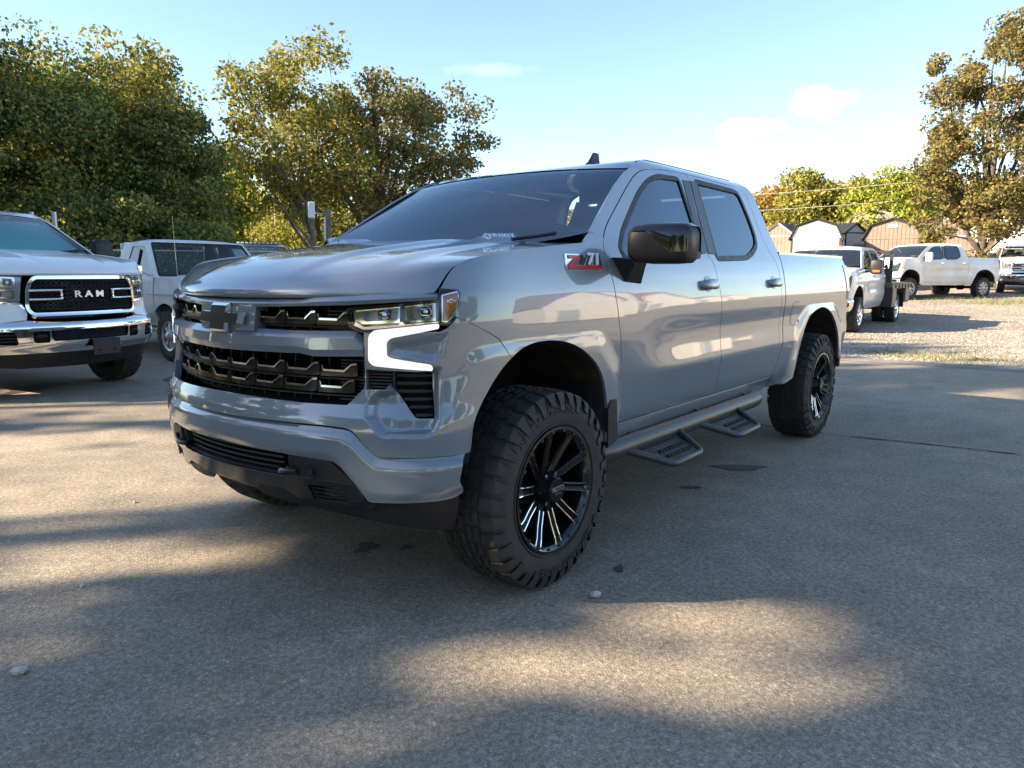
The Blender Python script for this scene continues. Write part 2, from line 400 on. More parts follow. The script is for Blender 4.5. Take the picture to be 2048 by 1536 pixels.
def nz(N, L, src, scale, det=6, rough=.6):
    n = N.new('ShaderNodeTexNoise'); n.inputs['Scale'].default_value = scale; n.inputs['Detail'].default_value = det; n.inputs['Roughness'].default_value = rough; L.new(src, n.inputs['Vector']); return n
def ramp(N, L, src, stops):
    r = N.new('ShaderNodeValToRGB'); e = r.color_ramp.elements
    while len(e) < len(stops): e.new(.5)
    for q, (p, c) in zip(e, stops): q.position = p; q.color = (*c, 1) if len(c) == 3 else c
    L.new(src, r.inputs[0]); return r
def mixc(N, L, fac, a, b, mode='MIX'):
    m = N.new('ShaderNodeMix'); m.data_type = 'RGBA'; m.blend_type = mode
    for k, v in ((0, fac), (6, a), (7, b)):
        if hasattr(v, 'is_linked'): L.new(v, m.inputs[k])
        else: m.inputs[k].default_value = v if k == 0 else (*v, 1)
    return m.outputs[2]
def asphalt_mat():
    m, N, L, b = nodes('asphalt'); tc = N.new('ShaderNodeTexCoord').outputs['Object']
    fine = nz(N, L, tc, 210, 3, .7); v = N.new('ShaderNodeTexVoronoi'); v.inputs['Scale'].default_value = 130; L.new(tc, v.inputs['Vector'])
    big = nz(N, L, tc, .55, 6, .6); mid = nz(N, L, tc, 4.5, 5, .6)
    agg = ramp(N, L, v.outputs['Color'], [(0, (.065,.064,.063)), (.5, (.17,.166,.158)), (.85, (.34,.325,.30)), (1, (.62,.59,.54))])
    c1 = mixc(N, L, .62, agg.outputs[0], ramp(N, L, fine.outputs['Fac'], [(.3, (.085,.084,.083)), (.7, (.32,.31,.29))]).outputs[0])
    c2 = mixc(N, L, .75, c1, ramp(N, L, big.outputs['Fac'], [(.3, (.66,.66,.67)), (.7, (1.25,1.22,1.16))]).outputs[0], 'MULTIPLY')
    c3 = mixc(N, L, .6, c2, ramp(N, L, mid.outputs['Fac'], [(.3, (.80,.80,.80)), (.7, (1.2,1.2,1.2))]).outputs[0], 'MULTIPLY')
    crs = nz(N, L, tc, 42, 4, .75); c3 = mixc(N, L, .8, c3, ramp(N, L, crs.outputs['Fac'], [(.34, (.80,.80,.80)), (.66, (1.85,1.84,1.80))]).outputs[0], 'MULTIPLY')
    c3 = mixc(N, L, 1., c3, (1.10,1.0,.86), 'MULTIPLY')
    L.new(c3, b.inputs['Base Color']); b.inputs['Roughness'].default_value = .86; b.inputs['Specular IOR Level'].default_value = .35
    bp = N.new('ShaderNodeBump'); bp.inputs['Strength'].default_value = .45; bp.inputs['Distance'].default_value = .004; L.new(v.outputs['Distance'], bp.inputs['Height'])
    bp2 = N.new('ShaderNodeBump'); bp2.inputs['Strength'].default_value = .5; bp2.inputs['Distance'].default_value = .006; L.new(fine.outputs['Fac'], bp2.inputs['Height']); L.new(bp.outputs[0], bp2.inputs['Normal']); L.new(bp2.outputs[0], b.inputs['Normal'])
    return m
def gravel_mat():
    m, N, L, b = nodes('gravel'); tc = N.new('ShaderNodeTexCoord').outputs['Object']
    v = N.new('ShaderNodeTexVoronoi'); v.inputs['Scale'].default_value = 26; L.new(tc, v.inputs['Vector'])
    v2 = N.new('ShaderNodeTexVoronoi'); v2.inputs['Scale'].default_value = 9; L.new(tc, v2.inputs['Vector'])
    big = nz(N, L, tc, .35, 6); mid = nz(N, L, tc, 2.2, 6)
    c = ramp(N, L, v.outputs['Color'], [(0, (.16,.145,.125)), (.5, (.30,.275,.24)), (1, (.52,.48,.43))]).outputs[0]
    c = mixc(N, L, .8, c, ramp(N, L, big.outputs['Fac'], [(.3, (.72,.68,.62)), (.7, (1.15,1.12,1.06))]).outputs[0], 'MULTIPLY')
    c = mixc(N, L, .7, c, ramp(N, L, mid.outputs['Fac'], [(.3, (.75,.73,.70)), (.7, (1.15,1.15,1.12))]).outputs[0], 'MULTIPLY')
    L.new(c, b.inputs['Base Color']); b.inputs['Roughness'].default_value = .95
    bp = N.new('ShaderNodeBump'); bp.inputs['Strength'].default_value = 1; bp.inputs['Distance'].default_value = .03; L.new(v.outputs['Distance'], bp.inputs['Height'])
    bp2 = N.new('ShaderNodeBump'); bp2.inputs['Strength'].default_value = .6; bp2.inputs['Distance'].default_value = .06; L.new(v2.outputs['Distance'], bp2.inputs['Height']); L.new(bp.outputs[0], bp2.inputs['Normal']); L.new(bp2.outputs[0], b.inputs['Normal'])
    return m
def field_mat():
    m, N, L, b = nodes('dry_grass_ground'); tc = N.new('ShaderNodeTexCoord').outputs['Object']
    a = nz(N, L, tc, .12, 6); c = nz(N, L, tc, 6, 6)
    col = ramp(N, L, a.outputs['Fac'], [(.35, (.085,.10,.035)), (.5, (.20,.165,.075)), (.7, (.30,.235,.12))]).outputs[0]
    col = mixc(N, L, .7, col, ramp(N, L, c.outputs['Fac'], [(.3, (.6,.6,.6)), (.7, (1.3,1.3,1.3))]).outputs[0], 'MULTIPLY')
    L.new(col, b.inputs['Base Color']); b.inputs['Roughness'].default_value = 1
    return m
def sheet(name, poly, m, dz, h=1.5, kind='structure'):
    f = lambda x, y: np.stack([x, y, hgt(x, y)+dz], -1)
    return tag(panel(name, f, ccw(poly), m, None, (), h, 0), kind=kind)
ASPHALT = [(-10.12,45),(-10.05,8),(-10.25,2),(-10.1,-.3),(-9.9,-4),(-10.1,-12),(2,-17.2),(34,-27),(34,45)]
def build_ground():
    # one sheet to the horizon, finer near the lot
    r = np.concatenate([np.linspace(0, 60, 41), np.geomspace(64, 1400, 24)]); t = np.linspace(0, 2*math.pi, 121)
    R_, T_ = np.meshgrid(r, t, indexing='ij'); X = CAMP[0]+R_*np.cos(T_); Y = CAMP[1]+R_*np.sin(T_)
    tag(grid_obj('ground', np.stack([X, Y, hgt(X, Y)-.02], -1), field_mat(), None), kind='structure')
    sheet('parking_lot', ASPHALT, asphalt_mat(), 0., 2.)
    sheet('gravel_lot', [(-10.03,45),(-9.96,8),(-10.15,2),(-10.0,-.3),(-9.8,-4),(-10.0,-7),(-44,-20),(-85,-18),(-85,60),(-10,60)], gravel_mat(), -.006, 2.)
    # pale worn strip along the edge of the asphalt
    sheet('asphalt_edge', [(-10.10,20),(-10.0,8),(-10.20,2),(-10.05,-.3),(-9.85,-4),(-9.4,-4),(-9.55,-.3),(-9.72,2),(-9.5,8),(-9.6,20)], mat('worn_asphalt', (.21,.20,.185), .9, var=((.13,.128,.125), 2.5), bump=(120, .5)), .004, 1.)
    rng = random.Random(5)
    # crack running away from the rear wheel
    pts = []; x, y = -3.90, .4
    P = crv([(-3.86,-.6),(-3.90,.4),(-3.90,1.16),(-3.98,1.8),(-4.03,2.4),(-4.02,3.4),(-4.2,5.0),(-4.1,7.5)], 14)
    L1 = [(px+rng.uniform(-.012,.012)-.006-.004*rng.random(), py) for px, py in P]; R1 = [(px+rng.uniform(-.006,.012)+.006, py) for px, py in P]
    V = [(a, b, .0045) for a, b in L1]+[(a, b, .0045) for a, b in R1]; n = len(P)
    tag(mesh_obj('asphalt_crack', V, [(i, i+1, n+i+1, n+i) for i in range(n-1)], mat('crack', (.015,.015,.015), .95)), kind='structure')
    # oil stains
    for i, (sx, sy, ra, rb, an) in enumerate(((-2.38,.91,.17,.075,2.2),(-.71,-6.8,.42,.2,.6),(.22,.07,.075,.05,.3),(.10,.22,.04,.03,.3),(-1.72,.86,.07,.025,2.2),(-.32,1.16,.045,.02,.4),(-2.3,-6.2,.5,.3,.8))):
        P = []
        for a in np.arange(26)*2*math.pi/26:
            k = 1+.18*math.sin(3*a+i)+.12*math.sin(5*a+2*i)+rng.uniform(-.08,.08); u, v = ra*k*math.cos(a), rb*k*math.sin(a)
            P.append((sx+u*math.cos(an)-v*math.sin(an), sy+u*math.sin(an)+v*math.cos(an), .0042))
        tag(mesh_obj('oil_stain', P, [tuple(range(26))], mat('oil', (.05,.05,.051), .6, bump=(150, .6))), kind='structure')
    # loose stones on the asphalt
    stm = mat('limestone', (.50,.47,.42), .9, bump=(60, .6))
    def stone(r):
        bm = bmesh.new(); bmesh.ops.create_icosphere(bm, subdivisions=1, radius=r)
        for v in bm.verts: v.co *= rng.uniform(.7, 1.2); v.co.z *= .65
        me = bpy.data.meshes.new('stone'); bm.to_mesh(me); bm.free(); me.materials.append(stm); return me
    ms = [stone(.016) for _ in range(4)]
    o = bpy.data.objects.new('stone', stone(.026)); COL.objects.link(o); o.location = (.0,1.235,.014); tag(o, 'pale limestone chip lying on the asphalt to the right of the big front wheel', 'stone')
    o = bpy.data.objects.new('stone', stone(.03)); COL.objects.link(o); o.location = (1.70,.05,.014); tag(o, 'pale stone at the bottom left corner of the asphalt', 'stone')
    for i in range(16):
        x, y = (rng.uniform(.3,2.0), rng.uniform(-3,2.6)) if i < 9 else (rng.uniform(-6,.3), rng.uniform(-5,4))
        o = bpy.data.objects.new('stone', ms[i%4]); COL.objects.link(o); o.location = (x, y, .006); k = rng.uniform(.35,.8); o.scale = (k,k,k); o.rotation_euler = (0,0,rng.uniform(0,6))
        tag(o, 'tiny pale gravel stone scattered on the asphalt', 'stone', 'tiny stones scattered on the asphalt')
    # gravel lumps near the edge and a little grass
    nr = np.random.default_rng(3); n = 9000; x = -10.15-np.abs(nr.normal(0, 5.5, n)); y = nr.uniform(-7, 9, n); s = nr.uniform(.010,.030, n)
    base = np.array([(1,0,0),(-.5,.87,0),(-.5,-.87,0),(0,0,.8)]); an = nr.uniform(0,6.3,n); c, si = np.cos(an), np.sin(an)
    V = np.stack([base[None,:,0]*c[:,None]-base[None,:,1]*si[:,None], base[None,:,0]*si[:,None]+base[None,:,1]*c[:,None], np.repeat(base[None,:,2], n, 0)], -1)*s[:,None,None]
    V += np.stack([x, y, hgt(x, y)-.004], -1)[:,None,:]
    fast_mesh('gravel_stones', V.reshape(-1,3), np.concatenate([np.arange(n)[:,None]*4+np.array(q) for q in ((0,1,3),(1,2,3),(2,0,3))]), mat('gravel_stone', (.36,.34,.30), .95), kind='stuff')
    n = 1500; k = nr.integers(0, 16, n); gc = np.stack([-10.35-nr.uniform(0,1.6,16), nr.uniform(-.2,1.6,16)], 1); p = gc[k]+nr.normal(0,.16,(n,2))*np.array([1,1.8])
    grass_blades('grass_tufts', p, .015, .05, nr, mat('lot_grass', (.16,.17,.06), .9))
    n = 3000; gc = np.array([G2(la, de) for la, de in nr.uniform((14.5,25.8),(22,27.8),(22,2))]); p = gc[nr.integers(0,22,n)]+nr.normal(0,.4,(n,2))
    grass_blades('grass_fringe', p, .05, .18, nr, mat('lot_grass', (.16,.17,.06), .9))
def fast_mesh(name, V, F, m, parent=None, kind=None):
    me = bpy.data.meshes.new(name); V = np.asarray(V, np.float32); F = np.asarray(F, np.int32); k = F.shape[1]
    me.vertices.add(len(V)); me.vertices.foreach_set('co', V.ravel()); me.loops.add(F.size); me.loops.foreach_set('vertex_index', F.ravel())
    me.polygons.add(len(F)); me.polygons.foreach_set('loop_start', np.arange(len(F), dtype=np.int32)*k); me.update(calc_edges=True); me.materials.append(m)
    return tag(link(bpy.data.objects.new(name, me), parent), kind=kind)
def grass_blades(name, p, h0, h1, nr, m):
    n = len(p); h = nr.uniform(h0, h1, n); an = nr.uniform(0,6.3,n); le = nr.normal(0,.5,(n,2))*h[:,None]; w = .006
    z = hgt(p[:,0], p[:,1]); d = np.stack([np.cos(an), np.sin(an)], 1)*w
    A = np.concatenate([p-d, z[:,None]], 1); B = np.concatenate([p+d, z[:,None]], 1); Cc = np.concatenate([p+le, (z+h)[:,None]], 1)
    fast_mesh(name, np.stack([A,B,Cc], 1).reshape(-1,3), np.arange(3*n).reshape(-1,3), m, kind='stuff')
# ------------------------------------------------------------------ trees
def leaf_mat(name, cols, transl=.35):
    m = bpy.data.materials.new(name); m.use_nodes = True; nt = m.node_tree; N = nt.nodes; L = nt.links; N.remove(N['Principled BSDF'])
    g = N.new('ShaderNodeNewGeometry'); r = ramp(N, L, g.outputs['Random Per Island'], [((i+.5)/len(cols), c) for i, c in enumerate(cols)])
    d = N.new('ShaderNodeBsdfDiffuse'); t = N.new('ShaderNodeBsdfTranslucent'); mx = N.new('ShaderNodeMixShader'); mx.inputs[0].default_value = transl
    L.new(r.outputs[0], d.inputs[0]); L.new(r.outputs[0], t.inputs[0]); L.new(d.outputs[0], mx.inputs[1]); L.new(t.outputs[0], mx.inputs[2]); L.new(mx.outputs[0], N['Material Output'].inputs[0])
    return m
BARK = mat('bark', (.075,.062,.05), .95, var=((.13,.115,.10), 6), bump=(22, .8))
BARKL = mat('pale_bark', (.24,.21,.18), .9, var=((.12,.10,.085), 5), bump=(20, .6))
LG = dict(
 dark=leaf_mat('leaf_dark', [(0.086,0.125,0.049),(0.124,0.176,0.065),(0.180,0.229,0.086),(0.286,0.292,0.095),(0.477,0.376,0.095)], .42),
 green=leaf_mat('leaf_green', [(0.096,0.157,0.045),(0.144,0.218,0.069),(0.209,0.262,0.078),(0.320,0.332,0.101),(0.432,0.366,0.090)]),
 yellow=leaf_mat('leaf_yellow', [(0.149,0.194,0.051),(0.213,0.251,0.065),(0.287,0.297,0.073),(0.362,0.332,0.073),(0.426,0.332,0.065)]),
 lime=leaf_mat('leaf_lime', [(0.151,0.213,0.043),(0.221,0.287,0.056),(0.302,0.340,0.062),(0.363,0.372,0.070),(0.403,0.351,0.070)]),
 oak=leaf_mat('leaf_oak', [(0.125,0.138,0.053),(0.188,0.186,0.068),(0.163,0.172,0.068),(0.250,0.221,0.083),(0.300,0.221,0.090)]),
 oak_old=leaf_mat('leaf_oak_old', [(0.073,0.069,0.022),(0.123,0.095,0.034),(0.190,0.123,0.039),(0.235,0.134,0.039),(0.168,0.140,0.039)]),
 rust=leaf_mat('leaf_rust', [(0.105,0.106,0.044),(0.158,0.140,0.056),(0.221,0.174,0.069),(0.273,0.196,0.075),(0.137,0.146,0.056)]),
 rust_old=leaf_mat('leaf_rust_old', [(0.095,0.078,0.028),(0.157,0.112,0.039),(0.224,0.146,0.050),(0.291,0.174,0.056),(0.146,0.134,0.045)]),
 orange=leaf_mat('leaf_orange', [(0.233,0.161,0.048),(0.322,0.192,0.055),(0.394,0.211,0.063),(0.269,0.221,0.078)]),
 olive=leaf_mat('leaf_olive', [(0.121,0.143,0.036),(0.202,0.215,0.051),(0.282,0.273,0.065),(0.362,0.301,0.073)]),
 pine=leaf_mat('needles', [(.016,.026,.012),(.022,.035,.016),(.032,.045,.02)], .15),
)
def leaf_cloud(C, sig, n, size, nr, cull=None, stretch=1.6, flat=.0):
    """n leaf-shaped quads scattered round the cluster centres C"""
    k = nr.integers(0, len(C), n); sg = sig[k] if hasattr(sig, '__len__') else np.full(n, sig)
    d = nr.normal(0, 1, (n,3)); r = np.linalg.norm(d, axis=1); d *= (np.minimum(r, 1.9)/r)[:,None]
    P = C[k]+d*sg[:,None]*np.array([1,1,.72])
    if cull is not None: P = P[cull(P)]
    n = len(P)
    a = nr.normal(0,1,(n,3)); a[:,2] *= 1-flat; a /= np.linalg.norm(a, axis=1)[:,None]; b = np.cross(a, nr.normal(0,1,(n,3))); b /= np.linalg.norm(b, axis=1)[:,None]+1e-9
    s = size*nr.uniform(.6,1.35,n)[:,None]; a = a*s*.5*stretch; b = b*s*.5
    V = np.stack([P-a, P+b-a*.1, P+a, P-b-a*.1], 1).reshape(-1,3)
    return V, np.arange(4*n).reshape(-1,4)
def make_tree(name, loc, H, rad, lm, seed, n=9000, leaf=.16, clusters=60, z0=.32, bark=None, trunk=.16, lean=(0,0), cz=None, rz=None, label=None, group=None, cat='tree', sig=None, cull=None, bare=0, shell=.55, limbs=9, fork=.38, parent=None):
    nr = np.random.default_rng(seed); bark = bark or BARK
    T = empty(name, loc, 0, label, cat, group)
    lo = H*z0; cz = cz if cz is not None else (H+lo)/2; rz = rz if rz is not None else (H-lo)/2*.94
    u = nr.normal(0,1,(clusters,3)); u /= np.linalg.norm(u, axis=1)[:,None]; rr = (shell+(1-shell)*nr.random(clusters))**.7
    lob = 1+.20*np.sin(u[:,0]*4+seed)+.16*np.sin(u[:,2]*6+u[:,1]*5+seed*2)
    C = u*rr[:,None]*np.stack([rad*lob*.86, rad*lob*.86, rz*lob*.9], 1)+np.array([lean[0], lean[1], cz])
    C[:,2] = np.maximum(C[:,2], lo*.55)
    mb = MB()
    tz = np.linspace(0, 1, 8); tx = lean[0]*tz**1.6; ty = lean[1]*tz**1.6; top = H*.80
    tp = np.stack([tx+.02*H*np.sin(tz*5+seed)*tz*.6, ty+.02*H*np.cos(tz*4+seed)*tz*.6, tz*top], 1)
    mb.tube(tp, trunk*(1-.86*tz)*np.where(tz<.05,1.35,1), 8)
    paths = []; order = np.argsort(nr.random(clusters))
    for q, i in enumerate(order):
        e = C[i]
        if q < limbs:
            s = np.clip(fork+.45*nr.random()*(e[2]/H), .15, .92); k = s*7; a = tp[int(k)]+(tp[min(int(k)+1,7)]-tp[int(k)])*(k-int(k)); r0 = trunk*(1-.8*s)*.62
        else:
            A = np.concatenate([p[0][1:] for p in paths]); Rr = np.concatenate([p[1][1:] for p in paths]); w = np.linalg.norm(A-e, axis=1)+np.maximum(0, A[:,2]-e[2])*1.2; j = w.argmin(); a = A[j]; r0 = Rr[j]*.62
        t = np.linspace(0, 1, 6)[:,None]; m_ = (a+e)/2+np.array([0,0,.10])*np.linalg.norm(e-a)+nr.normal(0,.08,3)*np.linalg.norm(e-a)
        P = (1-t)**2*a+2*t*(1-t)*m_+t*t*e; P[1:-1] += nr.normal(0,.018,(4,3))*np.linalg.norm(e-a); R_ = np.maximum(.008, r0*(1-.78*t[:,0])); paths.append((P, R_)); mb.tube(P, R_, 5, False)
        for _ in range(3):
            f = e+nr.normal(0,1,3)*(sig or rad*.2)*np.array([1.1,1.1,.9]); mb.tube([P[3], (P[4]+f)/2, f], [R_[3]*.5, .007, .004], 3, False)
    for _ in range(bare):
        j = nr.integers(0, clusters); d = (C[j]-np.array([lean[0],lean[1],cz*.7])); d /= np.linalg.norm(d); d[2] += .4; f = C[j]+d*rad*nr.uniform(.12,.3); mb.tube([C[j], (C[j]+f)/2+nr.normal(0,.06,3), f], [.016,.010,.004], 3, False)
    mb.build('trunk', bark, T, True, 60)
    sg = np.full(clusters, sig or rad*.20)*nr.uniform(.7,1.3,clusters)
    cf = (lambda P: cull(P+np.array(loc))) if cull else None
    V, F = leaf_cloud(C, sg, n, leaf, nr, cf)
    fast_mesh('crown', V, F, lm, T)
    return T
def make_bush(name, loc, rx, h, lm, seed, n, leaf, label, group=None, clusters=26, cat='bush', sig=None):
    nr = np.random.default_rng(seed); T = empty(name, loc, nr.uniform(0,6), label, cat, group)
    C = np.stack([nr.normal(0,rx*.5,clusters), nr.normal(0,rx*.5,clusters), nr.uniform(.12,.85,clusters)*h], 1)
    mb = MB()
    for c in C[:14]: mb.tube([(c[0]*.15,c[1]*.15,-.1),(c[0]*.6,c[1]*.6,c[2]*.6),tuple(c)], [.03,.018,.006], 4, False)
    mb.build('stems', BARK, T)
    V, F = leaf_cloud(C, np.full(clusters, sig or rx*.26), n, leaf, nr); k = V.reshape(-1,4,3)[:,:,2].min(1) > -.1
    fast_mesh('foliage', V, F[k], lm, T); return T
def copy_tree(o, parent=None):
    c = o.copy(); COL.objects.link(c); c.parent = parent
    for ch in o.children: copy_tree(ch, c)
    return c
def lit_patch(P):
    """which leaves of the trees beyond the frame stay: holes shaped into their crowns place the sun patches"""
    d = np.array(SUN_DIR); g = P-d*(P[:,2]/d[2])[:,None]; t = g[:,0]*.64+g[:,1]*.77; a = g[:,0]*.77-g[:,1]*.638
    keep = np.ones(len(P), bool)
    for t0, a0, rt_, ra, an in SUNGAPS:
        u, v = t-t0, a-a0; c, s = math.cos(an), math.sin(an); uu, vv = (u*c+v*s)/rt_, (-u*s+v*c)/ra
        th = np.arctan2(vv, uu); keep &= (uu*uu+vv*vv) > 1+.30*np.sin(3*th+7*t0)+.26*np.sin(5*th+3*a0)+.20*np.sin(9*th+5*t0)
    return keep | (np.random.default_rng(8).random(len(P)) < .02)
SUNGAPS = [(-2.7, 2.25, 3.2, 1.55, -0.36), (-0.6, 1.2, 1.15, 0.85, -0.25), (1.42, -0.9, 0.42, 0.95, 0.1), (-3.1, -6.9, 0.35, 0.5, 0), (-3.9, -6.0, 0.25, 0.35, 0), (-4.6, 4.6, 1.2, 0.28, -0.3), (2.2, 0.0, 0.25, 0.2, 0), (-1.58, 1.56, 0.22, 0.12, 0), (-4.92, -0.61, 0.15, 0.21, 0), (-0.03, 1.13, 0.2, 0.19, 0), (-3.95, -0.11, 0.13, 0.23, 0), (-4.58, 2.8, 0.11, 0.2, 0), (-2.57, -0.38, 0.25, 0.1, 0), (-4.56, 3.55, 0.19, 0.11, 0), (2.11, 3.79, 0.12, 0.16, 0), (-4.03, -1.09, 0.21, 0.12, 0), (0.02, -3.1, 0.13, 0.21, 0), (-2.12, -0.27, 0.21, 0.17, 0), (-2.23, -3.27, 0.23, 0.24, 0), (2.03, 1.61, 0.16, 0.15, 0), (-0.03, 1.69, 0.12, 0.13, 0), (-2.38, 0.44, 0.25, 0.17, 0), (-4.8, 2.83, 0.18, 0.17, 0)]  # holes in the unseen crowns, laid out where sun should fall
def build_trees():
    g = 'trees along the fence on the left'
    A = lambda px, d: ((px-1024)/1477*d, d)
    make_tree('tree', G3(*A(55,20)), 8.3, 2.5, LG['dark'], 11, 32000, .074, 130, .1, sig=.36, label='tall dark leafy tree at the left edge behind the white truck', group=g)
    make_tree('tree', G3(*A(190,21)), 7.3, 2.1, LG['green'], 12, 21000, .074, 120, .16, sig=.34, label='yellow green tree rising behind the roof of the chrome grille truck', group=g, bare=8)
    make_tree('tree', G3(*A(300,23.5)), 8.4, 1.9, LG['olive'], 13, 14000, .088, 80, .3, BARKL, label='thin autumn tree with bare top twigs behind the dark shrubs', group=g, bare=26, sig=.34)
    make_tree('tree', G3(*A(375,21.5)), 6.3, 1.55, LG['dark'], 14, 23000, .072, 100, .12, sig=.28, label='dark dense tree at the right end of the shaded thicket', group=g)
    make_tree('tree', G3(*A(120,24)), 8.0, 2.3, LG['yellow'], 15, 19000, .08, 100, .3, label='yellowing tree standing behind the dark tree on the left', group=g, bare=22, sig=.36)
    make_tree('tree', G3(*A(260,26)), 7.4, 2.2, LG['yellow'], 16, 18000, .08, 100, .25, sig=.36, label='golden tree glowing at the back of the thicket', group=g)
    # conifer
    T = empty('pine_tree', G3(*A(-70,18)), 0, 'dark pine branches at the far left edge of the picture', 'tree'); mb = MB(); mb.tube([(0,0,0),(.05,0,3),(0,.05,8)], [.17,.13,.04], 8)
    nr = np.random.default_rng(4); Cs = []
    for k in range(30):
        z = 2.2+k*.2; a = k*2.4; r = 2.0*(1-(z-2)/7.5)+.2; e = np.array([r*math.cos(a), r*math.sin(a), z-.25]); mb.tube([(0,0,z),e*.6+np.array([0,0,z*.4+.05]),e], [.05,.03,.01], 4, False)
        for t in (.45,.7,.95): Cs.append(e*t+np.array([0,0,z*(1-t)]))
    mb.build('trunk', BARK, T); V, F = leaf_cloud(np.array(Cs), .24, 14000, .05, nr, None, 3.6); fast_mesh('crown', V, F, LG['pine'], T)
    # understory
    gb = 'shrubs under the trees on the left'
    for i, (px, d, rx, h, k, n, lb) in enumerate(((30,18.5,1.5,3.4,'dark',8000,'dark shrub behind the truck windshield at the left edge'),(130,18.5,1.4,3.3,'dark',8000,'dark shrub beside the two grey fence posts'),(225,19,1.3,3.5,'dark',8000,'dark shrub above the black towing mirror'),(320,19.5,1.3,3.3,'dark',8000,'dark shrub behind the old white pickup'),(400,20,1.0,2.7,'green',6000,'olive shrub at the right end of the dark thicket'),(270,22,1.6,4.6,'dark',8000,'tall dark shrub in the middle of the thicket'),(90,22,1.7,4.8,'green',7000,'tall green shrub at the back of the thicket'))):
        make_bush('shrub', G3(*A(px,d)), rx, h, LG[k], 30+i, int(n*2.2), .072, lb, gb)
    make_tree('tree', G3(*A(462,38)), 7.0, 2.0, LG['lime'], 21, 9000, .17, 55, .1, label='bright yellow green tree between the dark thicket and the pale sparse tree', sig=.42)
    make_tree('sycamore_tree', G3(*A(636,27)), 9.6, 2.7, LG['olive'], 22, 12000, .095, 120, .22, BARKL, .14, lean=(.35,-.45), label='sparse pale tree with open branches left of the big oak', sig=.30, bare=16, limbs=12, fork=.2)
    make_tree('oak_tree', G3(*A(745,30)), 8.7, 3.4, LG['oak'], 23, 24000, .10, 170, .16, BARK, .30, lean=(-.75,.95), label='big brown leaved oak with a thick dark trunk behind the hood', limbs=14, fork=.16, sig=.31)
    make_tree('oak_tree', G3(*A(640,33)), 8.6, 2.8, LG['olive'], 29, 10000, .10, 90, .2, BARK, .2, label='olive tree filling the gap behind the sparse pale tree', sig=.42, limbs=12)
    for i, (px, d, rx, h, k, n, lb) in enumerate(((470,23,.9,1.55,'green',3500,'low green bush left of the wooden post, nearest the thicket'),(545,24,1.0,1.7,'green',4500,'round green bush behind the far white vehicle roof'),(612,24.5,.8,1.6,'dark',3500,'dark green bush just left of the wooden post'),(560,34,1.6,3.0,'olive',4500,'pale autumn bush below the sparse tree'),(700,33,1.4,2.4,'olive',4000,'small autumn bush right of the wooden post'),(800,34,1.5,2.4,'oak',4000,'brown bush at the foot of the big oak'))):
        make_bush('bush', G3(*A(px,d)), rx, h, LG[k], 50+i, int(n*1.5), .09, lb, 'bushes behind the fence')
    # right side
    make_tree('tree', G3(*A(1528,60)), 6.3, 2.7, LG['orange'], 61, 9000, .18, 60, .1, label='orange autumn tree beside the cab roof, leftmost on the right side', sig=.6)
    make_tree('tree', G3(*A(1608,55)), 7.1, 2.5, LG['olive'], 62, 15000, .16, 80, .08, label='olive green round tree behind the white shed', sig=.55)
    make_tree('tree', G3(*A(1664,66)), 6.6, 2.4, LG['orange'], 63, 8000, .18, 60, .1, label='orange tree half hidden between the olive tree and the grey one')
    make_tree('tree', G3(*A(1700,62)), 7.2, 2.0, LG['olive'], 64, 3200, .2, 50, .2, BARKL, label='thin greyish tree with a wispy crown left of the bright lime tree', sig=.4, bare=12)
    make_tree('tree', G3(*A(1762,50)), 6.9, 2.5, LG['lime'], 65, 17000, .16, 80, .06, label='bright lime yellow tree behind the brown barn shed', sig=.5)
    make_tree('tree', G3(*A(1822,56)), 7.8, 2.2, LG['green'], 66, 13000, .16, 70, .1, label='green tree between the lime tree and the rusty oak', sig=.5)
    make_tree('oak_tree', G3(*A(1945,33)), 12.2, 3.9, LG['rust'], 67, 36000, .105, 220, .02, BARK, .22, lean=(-.3,.3), cz=6.3, rz=5.9, label='tall rust brown oak standing over the sheds on the right', limbs=16, fork=.12, sig=.29, shell=.4)
    make_tree('tree', G3(*A(2010,52)), 6.6, 2.6, LG['lime'], 68, 9000, .16, 60, .1, label='yellow green tree behind the rusty oak')
    far = [make_tree('tree', G3(-30,95), 7.5, 3.4, LG['olive'], 71, 3600, .36, 50, .05, label='distant olive tree in the far wood line', group='distant trees in the far wood line', sig=.8),
           make_tree('tree', G3(-22,92), 6.8, 3.2, LG['dark'], 72, 3600, .36, 50, .05, label='distant dark green tree in the far wood line', group='distant trees in the far wood line', sig=.8),
           make_tree('tree', G3(-14,96), 6.6, 3.2, LG['yellow'], 73, 3600, .36, 50, .05, label='distant yellow tree in the far wood line', group='distant trees in the far wood line', sig=.8)]
    rng = random.Random(9)
    for i in range(44):
        lat = -70+i*3.7+rng.uniform(-1,1)
        c = copy_tree(far[i%3]); c.location = G3(lat, 92+rng.uniform(-8,14)+(12 if abs(lat) < 25 else 0)); c.rotation_euler = (0,0,rng.uniform(0,6)); k = rng.uniform(.75,1.15); c.scale = (k,k,k)
    for i, (px, d, k) in enumerate(((1500,74,1.0),(1570,70,1.05),(1640,76,1.1),(1720,72,1.15),(1800,70,1.1),(1880,74,1.2),(1950,70,1.15),(2040,74,1.1))):
        c = copy_tree(far[(i*2)%3]); c.location = G3(*A(px,d)); c.rotation_euler = (0,0,i*1.7); c.scale = (k,k,k)
    # trees beyond the left edge of the frame: they throw the long dappled shade over the lot
    gs = 'shade trees beyond the left side of the lot'
